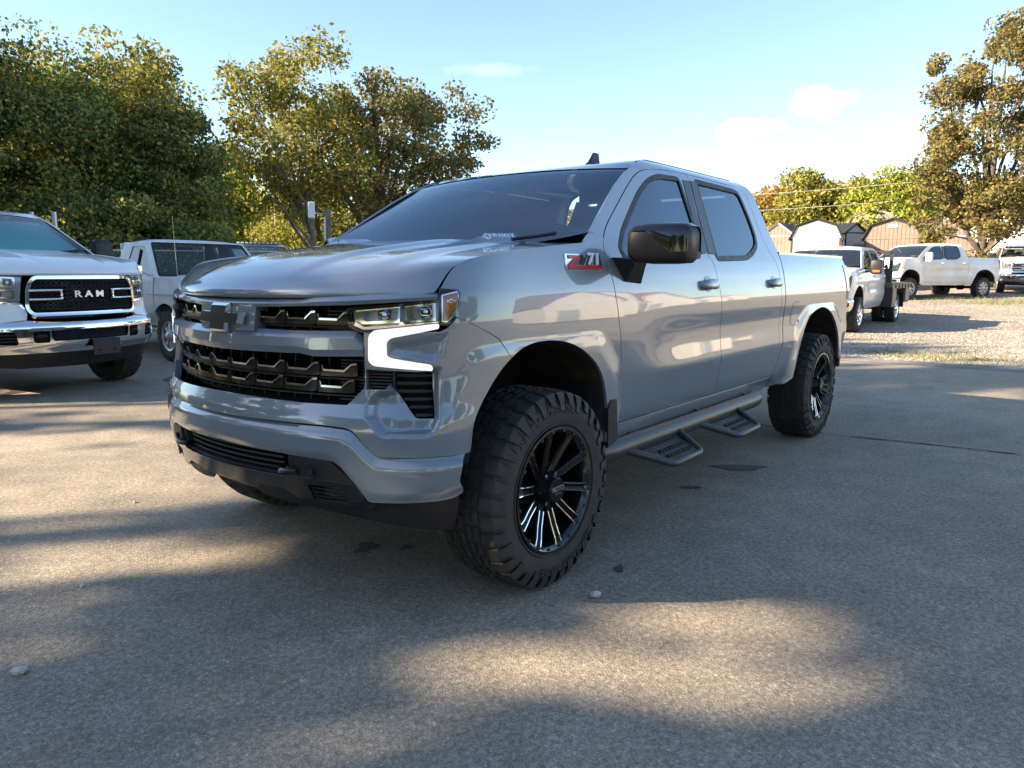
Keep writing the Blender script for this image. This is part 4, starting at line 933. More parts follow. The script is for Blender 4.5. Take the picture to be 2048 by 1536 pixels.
    for z in (.930,.868,1.122):
        mb = MB(); mb.loft([np.array([W(s, z+.003, -.06), W(s, z+.003, -.045), W(s, z-.003, -.045), W(s, z-.003, -.06)]) for s in np.linspace(-.68,.68,41)]); mb.build('grille_rail', BLACKP, gr)
    # emblem: slanted cross with bright bevelled rim and black face on a painted plinth
    bow = [(-.98,-.40),(-.36,-.40),(-.40,-1),(.30,-1),(.34,-.40),(.90,-.40),(1.0,.40),(.38,.40),(.42,1),(-.30,1),(-.34,.40),(-.88,.40)]
    em = lambda kx, kz, o: [(.165*kx*a, 1.1465+.058*kz*b) for a, b in bow]
    pl = panel('emblem_plinth', Wf(-.004), [(-.19,1.098),(-.07,1.098),(-.06,1.078),(.06,1.078),(.07,1.098),(.195,1.098),(.205,1.197),(-.19,1.197)], GREY, T, (), .03, .06)
    eb = panel('emblem', Wf(.012), em(1,1,0), SMOKE, pl, (), .02, .02)
    rings = []
    mb = MB()
    A = [W(u, v, .012) for u, v in em(1,1,0)]; B = [W(u, v, .026) for u, v in em(.85,.80,0)]
    mb.add(A+B, [(i, (i+1)%12, 12+(i+1)%12, 12+i) for i in range(12)]); mb.build('emblem_rim', CHROME, pl)
    panel('emblem_face', Wf(.0262), em(.85,.80,0), mat('emblem_black', (.012,.012,.013), .5), pl, (), .02, .001)
    # --- headlamps
    for sg in (1,-1):
        M_ = (lambda p: p) if sg == 1 else mir
        lo = [(.634,1.188),(.643,1.133),(.694,1.114),(.745,1.117),(.985,1.143),(1.012,1.140),(1.050,1.172),(1.072,1.228),(1.074,1.252),(1.062,1.266),(.99,1.262),(.985,1.222),(.84,1.207)]
        hl = panel('headlamp', Wf(-.048), ccw(M_(lo)), LAMPGR, T, (), .03, 0)
        panel('lamp_seal', Wf(-.003), ccw(M_(scale_poly(ccw(lo), .006))), GLOSSB, hl, [ccw(M_(scale_poly(ccw(lo), -.003)))], .02, .03)
        # bright reflector frames
        for a0, a1 in ((.662,.835),(.855,.972)):
            zt0, zt1 = 1.185+(a0-.64)*.10, 1.185+(a1-.64)*.10; zb0, zb1 = 1.136+(a0-.66)*.05, 1.136+(a1-.66)*.05
            q = [(a0,zb0+.012),(a0+.02,zb0),(a1,zb1),(a1,zt1),(a0,zt0)]
            iq = [(a0+.03,zb0+.016),(a0+.045,zb0+.010),(a1-.012,zb1+.012),(a1-.012,zt1-.008),(a0+.03,zt0-.010)]
            qq = ccw(M_(q)); ii = ccw(M_(iq))
            panel('lamp_frame', Wf(-.018), qq, LAMPIN, hl, [ii], .03, .028)
            cs = (a0+a1)/2+.02; cz = (zb0+zt1)/2
            mb = MB(); c0 = W(sg*cs, cz, -.03); nn = W(sg*cs, cz, 0)-c0; nn /= np.linalg.norm(nn)
            R_ = Vector(nn).to_track_quat('Z','Y').to_matrix().to_4x4(); R_.translation = Vector(c0)
            mb.lathe([(-.02,.026),(0,.026),(.012,.018),(.016,.0)], axis='z', seg=20, M=R_); mb.build('projector', CHROME, hl, True, 50)
        panel('lamp_chin', Wf(-.006), ccw(M_([(.66,1.133),(.70,1.118),(.76,1.122),(.982,1.143),(.982,1.150),(.86,1.140),(.845,1.150),(.832,1.138),(.70,1.128),(.668,1.146)])), LAMPIN, hl, (), .02, .02)
        am = [(1.001,1.240),(1.060,1.252),(1.060,1.226),(1.040,1.175),(1.016,1.152),(.999,1.150)]
        panel('side_marker', Wf(-.010), ccw(M_(am)), AMBER, hl, (), .02, .02)
        mk = scale_poly(ccw(am), .007)
        panel('marker_rim', Wf(-.008), ccw(M_(mk)), LAMPIN, hl, [ccw(M_(scale_poly(ccw(am), .0005)))], .02, .01)
        bt = [(1.032+.017*a, 1.222+.007*b) for a, b in bow]
        panel('marker_emblem', Wf(-.009), ccw(M_(bt)), LAMPIN, hl, [ccw(M_([(1.032+.013*a, 1.222+.004*b) for a, b in bow]))], .01, .001)
        panel('lens', Wf(.001), ccw(M_(scale_poly(ccw(lo), -.002))), LENS, hl, (), .03, 0)
    # --- bumper
    hb = [(0,.762),(.543,.757),(.630,.753),(.660,.745),(.752,.660),(.806,.656),(1.03,.656),(sx_(.485),.660),(sx_(.50)+.0,.640),(sx_(.515),.56),(1.07,.515),(1.03,.495),(.977,.489),(.720,.480),(.704,.486),(.622,.600),(.60,.622),(.58,.630),(.337,.643),(0,.652)]
    full = hb[:-1]+[hb[-1]]+[(-a,b) for a, b in hb[1:-1]][::-1]
    def bumpf(s, z):
        a = np.abs(s); top = np.interp(a, [0,.63,.66,.752,.80,1.2], [.762,.753,.745,.660,.656,.656]); bot = np.interp(a, [0,.58,.62,.71,.98,1.1], [.652,.630,.60,.482,.489,.53])
        t = (z-bot)/(top-bot+1e-6); o = -.022*smooth(.72, 1.05, t)-.012*smooth(.25, -.05, t)
        return W(s, z, o, True)
    panel('front_bumper', bumpf, ccw(rnd(full, .012)), GREY, T, (), .014, .035)
    # filler between bumper and fascia
    bar('bumper_gap', lambda a: [(-.06,.80-.11*smooth(.64,.78,a)),(-.03,.80-.11*smooth(.64,.78,a)),(-.03,.72-.11*smooth(.64,.78,a)),(-.06,.72-.11*smooth(.64,.78,a))], -1.12, 1.12, 61, DARK)
    Bf = lambda o: (lambda s, z: W(s, z, o, True))
    # black centre below the bumper
    opn = [(-.345,.560),(.345,.560),(.375,.585),(.375,.640),(-.375,.640),(-.375,.585)]
    fogq = [(.463,.525),(.598,.533),(.626,.470),(.484,.470)]
    bh = [(0,.650),(.337,.642),(.585,.628),(.622,.600),(.712,.480),(.74,.476),(.72,.455),(.40,.455),(.20,.458),(.15,.483),(0,.485)]
    full = bh[:-1]+[bh[-1]]+[(-a,b) for a, b in bh[1:-1]][::-1]
    ins = panel('bumper_insert', Bf(-.018), ccw(full), BLACKP, T, [ccw(opn), ccw(fogq), ccw(mir(fogq))], .02, .05)
    panel('insert_back', Bf(-.10), ccw([(-.70,.45),(.70,.45),(.68,.66),(-.68,.66)]), DARK, ins, (), .06, 0)
    for z in (.575,.597,.619):
        mb = MB(); mb.loft([np.array([W(s, z+.006, -.08, True), W(s, z+.004, -.035, True), W(s, z-.004, -.033, True), W(s, z-.006, -.08, True)]) for s in np.linspace(-.34,.34,25)]); mb.build('slat', BLACKP, ins, True, 30)
    # gloss skid bar
    sk = [(0,.552),(.36,.552),(.40,.562),(.66,.548),(.70,.485),(.632,.468),(.60,.535),(.46,.528),(.48,.468),(.42,.462),(.34,.500),(.22,.498),(.20,.487),(0,.490)]
    full = sk[:-1]+[sk[-1]]+[(-a,b) for a, b in sk[1:-1]][::-1]
    panel('skid_bar', Bf(-.004), ccw(full), GLOSSB, ins, (), .02, .015)
    for sg in (1,-1):
        M_ = (lambda p: p) if sg == 1 else mir
        fl = panel('fog_lamp', Bf(-.060), ccw(M_(scale_poly(fogq, .004))), LAMPIN, ins, (), .03, 0)
        panel('lens', Bf(-.045), ccw(M_(fogq)), LENS, fl, (), .03, 0)
        for k in range(3):
            z = .515-k*.016
            mb = MB(); mb.loft([np.array([W(sg*s, z+.003, -.05, True), W(sg*s, z+.003, -.014, True), W(sg*s, z-.003, -.014, True), W(sg*s, z-.003, -.05, True)]) for s in np.linspace(.478+k*.004,.606+k*.008,4)]); mb.build('fog_slat', BLACKP, ins)
        panel('hook_plate', Bf(-.006), ccw(M_(rnd([(.405,.560),(.420,.638),(.572,.628),(.612,.600),(.662,.548),(.42,.552)], .008))), BLACKP, ins, (), .03, .012)
        mb = MB(); mb.loft([np.array([W(sg*s, z, .006, True) for s, z in ((.475,.60),(.50,.60),(.50,.57),(.475,.57))]), np.array([W(sg*s, z, -.01, True) for s, z in ((.475,.60),(.50,.60),(.50,.57),(.475,.57))])]); mb.build('clip', BLACKP, ins)
        # tow hook: a flat ring standing out of the opening
        P = [W(sg*(.385+.038*math.cos(a)), .578+.004*math.sin(a), -.035+.055*(.5+.5*math.sin(a)), True) for a in np.linspace(-math.pi/2, 1.5*math.pi, 17)]
        mb = MB(); mb.tube(P, .011, 6); mb.build('tow_hook', GLOSSB, ins, True)
    # air dam
    dm = [(.16,.47),(.30,.470),(.72,.482),(1.03,.492),(1.06,.505),(1.055,.40),(1.042,.352),(.95,.356),(.844,.372),(.486,.420),(.30,.432),(.19,.446)]
    full = [(-a,b) for a, b in dm][:2]
    for sg in (1,-1):
        M_ = (lambda p: p) if sg == 1 else mir
        panel('air_dam', Bf(-.030), ccw(M_(dm)), BLACKP, T, (), .03, .012)
    mb = MB(); mb.loft([np.array([W(s, .47, -.04, True), W(s, .455, -.05, True), W(s, .43, -.2, True), W(s, .46, -.5, True), W(s, .50, -.5, True)]) for s in np.linspace(-.95,.95,41)], False, False); mb.build('belly_pan', BLACKP, T, True, 60)
    # --- badges
    V, F = text_geo('71', .068, .006, .0022, 1.35, .25); badge = MB(); 
    zx = lambda u, z: W(s_of_x(-u), z)
    for sd in (1,-1):
        fz = (lambda u, z: W(s_of_x(-np.asarray(u)), z)) if sd == 1 else (lambda u, z: W(-s_of_x(np.asarray(u)), z))
        u0 = .275 if sd == 1 else -.275
        Q = V.copy(); Q[:,2] += .013
        h = .115
        pl_ = [(u0-.138,1.404),(u0-.148,1.344),(u0-.12,1.338),(u0+.142,1.338),(u0+.142,1.404)]
        bd = panel('badge', lambda u, z, fz=fz: fz(u, z)+np.array([0,.004*sd,0]), ccw(pl_), CHROME, T, (), .03, .005)
        mesh_obj('badge_lettering', curve_map(Q*np.array([1.15,1,1]), fz, u0+.062, 1.378), F, mat('badge_silver', (.80,.80,.80), .3, .2), bd)
        q = [(u0-.118,1.398),(u0-.03,1.398),(u0-.03,1.386),(u0-.085,1.356),(u0+.138,1.356),(u0+.138,1.344),(u0-.128,1.344),(u0-.128,1.356),(u0-.075,1.386),(u0-.118,1.386)]
        panel('badge_stripe', lambda u, z, fz=fz: fz(u, z)+np.array([0,.0085*sd,0]), ccw(q), RED, bd, (), .03, .004)
    V, F = text_geo('DURAMAX', .044, .006, .0012, 1.0)
    for sd in (1,-1):
        y0 = .53*sd
        a = np.array((-.15,y0,0)); b = np.array((-.35,y0,0))
        def hz(x, y):
            r = np.abs(G[:,:,0]-x)+np.abs(G[:,:,1]-y); i = np.unravel_index(r.argmin(), r.shape); return G[i][2]
        o = np.array((-.24, y0, hz(-.24, y0)+.020)); A = np.array((-1*sd, 0, (hz(-.34,y0)-hz(-.14,y0))/.2*sd)) ; B = np.array((0, -.75*sd, 1.0))
        mesh_obj('hood_lettering', frame_map(V, o, A, B), F, CHROME, T)
        mb = MB(); mb.loft([np.array([(x, y0+.03*sd*k, hz(x,y0)-.006), (x, y0-.012*sd*k, hz(x,y0)+.036*k), (x, y0-.09*sd, hz(x,y0-.09*sd)+.002)]) for x, k in ((-.02,.05),(-.12,.8),(-.18,1),(-.32,1),(-.385,.7))], False, False); mb.build('hood_scoop', GREY, T, True, 60)
    # --- mirrors
    for sd in (1,-1):
        mb = MB(); rr = []
        for y, k in ((1.035,.72),(1.06,.92),(1.12,1),(1.22,1),(1.27,.96),(1.285,.80)):
            cx, cz = -.60-.10*(y-1.03)/.25, 1.455
            rr.append(np.array([(cx+(.085+.03*0)*k*c if c > 0 else cx+.075*k*c, y*sd, cz+.091*k*s_ ) for c, s_ in [(math.copysign(abs(math.cos(a))**.6, math.cos(a)), math.copysign(abs(math.sin(a))**.55, math.sin(a))) for a in np.arange(20)*2*math.pi/20]]))
        mb.loft(rr); mr = mb.build('side_mirror', BLACKP, T, True, 50)
        mb = MB(); r2 = []
        for y, k in ((1.055,.90),(1.12,1.02),(1.22,1.02),(1.272,.98),(1.29,.84)):
            cx, cz = -.60-.10*(y-1.03)/.25, 1.455
            P = []
            for a in np.linspace(math.radians(-12), math.radians(192), 15):
                c = math.copysign(abs(math.cos(a))**.6, math.cos(a)); s_ = math.copysign(abs(math.sin(a))**.55, math.sin(a))
                zz = cz+.093*k*s_
                P.append((cx+(.087 if c > 0 else .076)*k*c, y*sd, zz if y > 1.2 else max(zz, cz+.057)))
            r2.append(np.array(P))
        mb.loft(r2, False, False); mb.build('mirror_cap', GLOSSB, mr, True, 50)
        mb = MB(); mb.loft([np.array([(-.52,.955*sd,1.395),(-.80,.955*sd,1.40),(-.76,.99*sd,1.27),(-.60,.995*sd,1.285)]), np.array([(-.54,1.06*sd,1.385),(-.70,1.06*sd,1.388),(-.69,1.05*sd,1.355),(-.58,1.05*sd,1.36)])]); mb.build('mirror_arm', BLACKP, mr, True, 30)
        mb = MB(); mb.box((-.715,1.16*sd,1.455), (.01,.20,.15)); mb.build('mirror_glass', CHROME, mr)
    # --- antenna
    mb = MB(); mb.loft([np.array([(-1.78+.0*k,0,0)])*0+np.array([(x0, w, z), (x1, w*.9, z), (x1, -w*.9, z), (x0, -w, z)]) for k, (x0, x1, w, z) in enumerate(((-1.74,-1.98,.042,1.985),(-1.755,-1.985,.038,2.02),(-1.80,-1.985,.024,2.035),(-1.83,-1.935,.013,2.06),(-1.875,-1.93,.007,2.12)))]); mb.build('antenna', BLACKP, T, True, 35)
    # --- side steps
    for sd in (1,-1):
        mb = MB(); mb.tube([(-.28,.88*sd,.50),(-.42,.94*sd,.478),(-.55,.955*sd,.47),(-2.40,.955*sd,.47),(-2.50,.945*sd,.472)], .052, 14); st = mb.build('step_bar', STEELT, T, True, 50)
        for x0 in (-.66,-1.50):
            P = [(x0,.99*sd,.458),(x0-.17,1.155*sd,.385),(x0-.20,1.165*sd,.385),(x0-.47,1.165*sd,.385),(x0-.50,1.155*sd,.39),(x0-.56,.985*sd,.470)]
            mb = MB(); mb.tube(P, .019, 8); hp = mb.build('step_hoop', STEELT, st, True, 50)
            mb = MB(); mb.loft([np.array([(x0-.05-.0,1.02*sd,z),(x0-.19,1.15*sd,z-.045),(x0-.475,1.15*sd,z-.045),(x0-.52,1.02*sd,z)]) for z in (.432,.444)])
            for k in range(9): 
                for j in range(2): mb.box((x0-.20-k*.032,(1.07+j*.045)*sd,.428-j*.0165), (.018,.024,.012), .002)
            mb.build('step_pad', BLACKP, st)
        for x in (-.8,-1.6,-2.35):
            mb = MB(); mb.box((x,.80*sd,.50), (.06,.30,.05), .01); mb.build('step_bracket', BLACKP, st)
    return T
# ------------------------------------------------------------------ wheels
def tyre_mesh(R, w, rr, lug=True, nl=36, letters=None):
    """carcass + tread blocks; axis y, outer face at +w/2"""
    h = w/2; mb = MB(); mb2 = MB()
    prof = [(h*.74,rr-.004),(h*.93,rr+.012),(h*1.0,rr+(R-rr)*.40),(h*.985,rr+(R-rr)*.62),(h*.93,R-.040),(h*.84,R-.016),(h*.55,R-.010),(0,R-.008),(-h*.55,R-.010),(-h*.84,R-.016),(-h*.93,R-.040),(-h,rr+(R-rr)*.45),(-h*.93,rr+.012),(-h*.74,rr-.004)]
    mb.lathe(prof, seg=96)
    if not lug: return mb
    d = 2*math.pi/nl
    def blk(pts, r0, r1, ch=.003):
        """pts in (angle, y) -> a block between radii r0 and r1(list or scalar per vertex)"""
        n = len(pts); c = np.mean(pts, 0); V = []
        for rad, k in ((r0,1.0),(r1,.90)):
            for i, (a, y) in enumerate(pts):
                a2, y2 = c[0]+(a-c[0])*k, c[1]+(y-c[1])*k
                q = rad[i] if hasattr(rad, '__len__') else rad
                V.append((q*math.cos(a2), y2, q*math.sin(a2)))
        mb.add(V, [tuple(range(n, 2*n))]+[(i, (i+1)%n, n+(i+1)%n, n+i) for i in range(n)])
    for i in range(nl):
        a = i*d
        for sg in (1,-1):
            of = 0 if sg > 0 else d*.5
            ln = .60 if i%2 else .52
            A = a+of
            # shoulder lug on the tread
            blk([(A,sg*h*ln),(A+d*.40,sg*h*(ln-.03)),(A+d*.80,sg*h*ln),(A+d*.84,sg*h*.92),(A+d*.40,sg*h*.93),(A+d*.02,sg*h*.90)], R-.018, [R,R,R,R-.008,R-.008,R-.008])
            # the same lug running down the sidewall
            k = .07 if i%2 else .045
            V = []
            for (a2, rr_, yy) in ((A+d*.06,R-.014,.90),(A+d*.78,R-.014,.90),(A+d*.74,R-.014-k*.5,.985),(A+d*.70,R-.012-k,1.0),(A+d*.16,R-.012-k,1.0),(A+d*.10,R-.014-k*.5,.985)):
                V.append((rr_*math.cos(a2), sg*h*yy, rr_*math.sin(a2)))
            V2 = [(x*(1+.0*1), y+sg*.006 if abs(y) > h*.95 else y+sg*.004, z) for x, y, z in V]
            n = 6; mb.add(V+V2, [tuple(range(n, 2*n))]+[(j, (j+1)%n, n+(j+1)%n, n+j) for j in range(n)])
            # inner ribs: slanted interlocking blocks
            A2 = A+d*.25
            blk([(A2,sg*h*.30),(A2+d*.30,sg*h*.26),(A2+d*.62,sg*h*.36),(A2+d*.86,sg*h*.34),(A2+d*.74,sg*h*.50),(A2+d*.36,sg*h*.46),(A2+d*.06,sg*h*.50)], R-.018, R)
            blk([(A2-d*.1,sg*h*.03),(A2+d*.40,sg*h*.05),(A2+d*.72,sg*h*.02),(A2+d*.80,sg*h*.24),(A2+d*.45,sg*h*.20),(A2+d*.05,sg*h*.22)], R-.018, R)
    if letters:
        for txt, ac in letters:
            V, F = text_geo(txt, .046, .004, .001, 1.15)
            rm = rr+(R-rr)*.50; ang = ac-V[:,0]/rm; rad = rm+V[:,1]; 
            yb = h*1.0
            mb.add(np.stack([rad*np.cos(ang), yb+.001+V[:,2], rad*np.sin(ang)], 1), F)
    for rad in (rr+.022, rr+(R-rr)*.33):
        mb.lathe([(h*.955,rad-.004),(h*.985,rad-.002),(h*.985,rad+.002),(h*.96,rad+.004)], seg=72)
    return mb
def hero_wheel(parent, loc, side, tyre, steer=0.):
    """wheel with outer face towards +y (side=1)"""
    R, w, rr = .423, .305, .262
    e = bpy.data.objects.new('wheel', None); link(e, parent); e.location = loc; e.rotation_euler = (0, 0, steer if side > 0 else math.pi+steer)
    if tyre is None:
        mb = tyre_mesh(R, w, rr, True, 36, (('RIDGE GRAPPLER', math.pi*.42), ('RIDGE GRAPPLER', math.pi*1.42)))
        t = mb.build('tyre', RUBBER, e, True, 28)
        h = w/2
        mb = MB(); mb.lathe([(h-.010,rr+.008),(h-.004,rr+.008),(h-.003,rr-.002),(h-.010,rr-.012),(h-.03,rr-.024),(-.02,rr-.030),(-.13,rr-.02),(-.13,rr+.006)], seg=72); rim = mb.build('rim', GLOSSB, e, True, 35)
        mb = MB(); mb.lathe([(-.06,rr-.025),(-.07,.10),(-.07,.0)], seg=40); mb.lathe([(-.05,.19),(-.05,.08)], seg=40); mb.build('brake_disc', DARK, e, True)
        for k in range(10):
            a = k*2*math.pi/10+.10; sp = MB(); tr = MB(); ca, sa = math.cos(a), math.sin(a)
            Rm = np.array([[ca,0,-sa],[0,1,0],[sa,0,ca]])
            tw = .030
            st = [(.055,.019,h-.060),(.10,.019,h-.050),(.17,.019,h-.034),(.215,.020,h-.020),(rr-.018,.024,h-.014)]
            rings = []
            for i, (r, hw, y) in enumerate(st):
                s_ = (r-.055)*.10
                rings.append(np.array([(r,y-.045,-hw*.9+s_),(r,y-.006,-hw+s_),(r,y,-hw*.62+s_),(r,y-.010,0+s_),(r,y,hw*.62+s_),(r,y-.006,hw+s_),(r,y-.045,hw*.9+s_)])@Rm.T)
            sp.loft(rings); sp.build('spoke', GRILLEB, e, True, 25)
            for sg in (-1,1):
                rg = []
                for i, (r, hw, y) in enumerate(st[1:]):
                    s_ = (r-.055)*.10; c = sg*hw*.80
                    rg.append(np.array([(r,y-.0045,c-.0019+s_),(r,y+.0012,c-.0019+s_),(r,y-.0003,c+.0019+s_),(r,y-.006,c+.0019+s_)])@Rm.T)
                tr.loft(rg)
            tr.build('milled_edge', SILVER, e)
        mb = MB(); mb.box((0,0,0), (.012,.008,.016), .002); b0 = mb.build('rim_bolt', SATINB, e)
        for k in range(20):
            a = k*2*math.pi/20+.2; bo = b0 if k == 0 else link(b0.copy(), e); bo.location = ((rr-.010)*math.cos(a), h-.006, (rr-.010)*math.sin(a)); bo.rotation_euler = (0,-a,0)
        mb = MB(); mb.lathe([(h-.075,.072),(h-.05,.068),(h-.03,.056),(h-.004,.054),(h+.002,.048),(h+.002,0)], seg=36)
        hb = mb.build('hub', GRILLEB, e, True, 35)
        for k in range(6):
            a = k*math.pi/3; mb = MB(); mb.cyl((.068*math.cos(a),h-.06,.068*math.sin(a)),(.068*math.cos(a),h-.034,.068*math.sin(a)),.010,6); mb.build('lug_nut', SMOKE, e)
        V, F = text_geo('MOTO', .030, .002, .0008, .95); mesh_obj('hub_lettering', frame_map(V, (0,h+.003,.007), (-1,0,0), (0,0,1)), F, SILVER, e)
        V, F = text_geo('METAL', .014, .002, .0004, 1.05); mesh_obj('hub_lettering', frame_map(V, (0,h+.003,-.014), (-1,0,0), (0,0,1)), F, SMOKE, e)
    else:
        for ch in tyre.children:
            c = ch.copy(); link(c, e)
    return e
def hero_wheels(T):
    w0 = hero_wheel(T, (0,.885,.420), 1, None)
    hero_wheel(T, (-3.745,.885,.420), 1, w0).rotation_euler[1] = .4
    hero_wheel(T, (0,-.885,.420), -1, w0); hero_wheel(T, (-3.745,-.885,.420), -1, w0)
    for x in (0,-3.745):
        mb = MB(); mb.cyl((x,-.8,.42),(x,.8,.42),.05,10); mb.box((x,0,.42), (.24,.24,.2), .06); mb.build('axle', DARK, T)
# ------------------------------------------------------------------ sheds, fence, posts, wires
TAN = mat('tan_siding', (.215,.18,.15), .85, var=((.18,.15,.125), 3))
CREAM = mat('cream_siding', (.72,.68,.60), .8, var=((.66,.62,.55), 3))
TRIMW = mat('white_trim', (.74,.73,.70), .7)
ROOFD = mat('dark_metal_roof', (.035,.038,.045), .45, .4)
ROOFB = mat('brown_shingle', (.16,.125,.10), .9, var=((.11,.09,.075), 8))
TRIMD = mat('dark_trim', (.05,.045,.042), .7)
def make_shed(name, loc, hd, w, l, he, ht, kind, wall, roof, trim, label, group=None, sign=False, door=False, battens=True, over=.14, overhang_front=.12):
    """front gable faces local +x; width along y"""
    T = empty(name, loc, hd, label, 'shed', group); h2 = w/2
    prof = [(-h2,0),(h2,0),(h2,he),(h2*.74,he+(ht-he)*.66),(0,ht),(-h2*.74,he+(ht-he)*.66),(-h2,he)] if kind == 'gambrel' else [(-h2,0),(h2,0),(h2,he),(0,ht),(-h2,he)]
    mb = MB(); mb.prism(prof, -l, 0, ((0,0,.12),(0,1,0),(0,0,1),(1,0,0))); wl = mb.build('wall', wall, T)
    rp = prof[2:]; mb = MB()
    out = [(y*(1+over/h2) if abs(y) > .1 else y, z+.05-(.10 if abs(abs(y)-h2) < .01 else 0)) for y, z in rp]; inn = [(y*(1+over/h2*.9) if abs(y) > .1 else y, z+.005-(.12 if abs(abs(y)-h2) < .01 else 0)) for y, z in rp]
    mb.prism(out+inn[::-1], -l-.08, overhang_front, ((0,0,.12),(0,1,0),(0,0,1),(1,0,0))); rf = mb.build('roof', roof, T)
    if roof is ROOFD:
        mb = MB()
        for i in range(len(out)-1):
            (ya, za), (yb, zb) = out[i], out[i+1]
            for k in range(int(l/.45)):
                x = overhang_front-.1-k*.45; mb.tube([(x,ya,za+.132),(x,yb,zb+.132)], .014, 4)
        tag(mb.build('roof_ribs', roof, rf), kind='stuff')
    mb = MB()
    for i in range(len(out)-1):
        (ya, za), (yb, zb) = out[i], out[i+1]; L_ = math.hypot(yb-ya, zb-za); ang = math.atan2(zb-za, yb-ya)
        M = Matrix.Translation((.035,(ya+yb)/2,(za+zb)/2+.12-.07))@Matrix.Rotation(ang,4,'X'); mb.box((0,0,0), (.05,L_,.10), M=M)
    mb.build('gable_trim', trim, T)
    for s in (-1,1):
        mb = MB(); mb.box((.012,s*(h2-.05),he/2+.12), (.03,.10,he-.02)); mb.build('corner_board', trim, T)
    mb = MB(); mb.box((.010,0,he+.10), (.025,w-.12,.07)); mb.build('gable_band', trim if trim is TRIMW or kind == 'gable' else wall, T)
    if battens:
        mb = MB()
        for k in range(int(w/.2)):
            y = -h2+.2+k*.2
            if y > h2-.1: break
            zt = np.interp(abs(y), [0, h2*.74, h2], [ht, he+(ht-he)*.66, he]) if kind == 'gambrel' else np.interp(abs(y), [0,h2], [ht,he])
            mb.box((.008,y,(zt-.1)/2+.12), (.012,.016,zt-.12))
        for k in range(int(l/.3)):
            for s in (-1,1): mb.box((-.2-k*.3,s*(h2+.004),he/2+.12), (.016,.012,he-.02))
        tag(mb.build('siding_battens', wall, wl), kind='stuff')
    mb = MB()
    for y in (-h2*.8,0,h2*.8): mb.box((-l/2,y,.06), (l,.1,.12))
    mb.build('skids', mat('skid_wood', (.12,.09,.06), .9), T)
    if sign:
        mb = MB(); mb.box((.03,0,he+(ht-he)*.62+.12), (.02,.42,.20), .004); mb.build('gable_vent', TRIMW, T)
    if door:
        mb = MB(); mb.box((.03,h2*.45,.98), (.04,.8,1.75), .006); d = mb.build('door', mat('shed_door', (.30,.33,.36), .6), T); mb = MB(); mb.box((.06,h2*.45-.3,.95), (.03,.03,.12)); mb.build('handle', TRIMD, d)
    return T
def heading(lat, dep):      # world angle of a direction given in (right, ahead)
    v = lat*RH+dep*FH; return math.atan2(v[1], v[0])
def build_sheds():
    A = lambda px, d: ((px-1024)/1477*d, d)
    h0 = heading(-.62,-.80); g = 'storage sheds for sale at the back of the lot'
    def at(px, d, z): return G3(*A(px, d), 0)
    make_shed('storage_shed', at(1545,43,0), heading(-.55,-.83), 2.0, 3.4, 2.2, 2.95, 'gable', TAN, ROOFB, TRIMW, 'small tan gabled shed with white corners, leftmost behind the trucks', g)
    make_shed('storage_shed', at(1620,41,0), heading(-.42,-.90), 2.55, 4.2, 2.1, 3.10, 'gambrel', CREAM, ROOFD, TRIMD, 'cream barn shed with a dark metal gambrel roof', g, battens=False, over=.10)
    make_shed('storage_shed', at(1585,54,0), heading(-.9,-.4), 3.0, 6.0, 2.2, 3.3, 'gable', CREAM, mat('white_roof', (.7,.69,.66), .5), TRIMW, 'long white roofed shed peeking over the cream barn', g, battens=False)
    make_shed('storage_shed', at(1698,45,0), heading(.25,-.97), 1.5, 2.4, 2.4, 2.95, 'gable', CREAM, ROOFD, TRIMD, 'narrow light striped shed with a grey door between the barns', g, door=True)
    make_shed('storage_shed', at(1732,49,0), h0, 3.4, 5.0, 2.5, 3.95, 'gambrel', TAN, ROOFB, CREAM, 'tall tan barn shed with a brown shingle roof at the back', g, sign=True)
    make_shed('storage_shed', at(1770,41,0), heading(-.50,-.87), 2.75, 4.6, 2.1, 3.12, 'gambrel', TAN, ROOFD, TRIMD, 'tan barn shed with dark metal roof and a white gable vent', g, sign=True)
    make_shed('storage_shed', at(1868,40,0), heading(-.50,-.87), 3.3, 4.8, 2.2, 3.25, 'gable', TAN, ROOFD, TRIMW, 'tan gabled shed with white trim partly behind the rusty oak', g)
    make_shed('white_cabin', at(1985,47,0), heading(-.75,-.66), 3.6, 6.0, 2.6, 4.0, 'gable', CREAM, mat('grey_roof', (.35,.34,.33), .7), TRIMW, 'white gabled cabin behind the rusty oak on the right', g, door=True)
    make_shed('white_cabin', at(2060,45,0), heading(-.62,-.78), 3.2, 5.0, 2.5, 3.5, 'gable', CREAM, ROOFB, TRIMW, 'white cabin at the right edge behind the parked truck', g, door=True)
    # the rest of the lot beyond the right side of the frame, mirrored in the doors of the grey pickup
    pal = [(CREAM,ROOFB),(CREAM,ROOFD),(TAN,ROOFD),(CREAM,mat('red_roof', (.30,.05,.04), .6)),(CREAM,ROOFB),(TAN,ROOFB)]
    for i in range(11):
        wl, rf = pal[i%6]
        make_shed('storage_shed', (-15-i*3.7,10.5+i*1.0+(i%3)*.5,float(hgt(-15-i*3.7,10.5+i))), -math.pi/2+.25, 3.0, 5.0, 2.3, 3.3+(i%2)*.2, 'gambrel' if i%2 else 'gable', wl, rf, TRIMW, 'shed right of the lot, %s from the near end' % ('first','second','third','fourth','fifth','sixth','seventh','eighth','ninth','tenth','eleventh')[i], 'sheds in the row beyond the right side of the lot', door=True, battens=False)
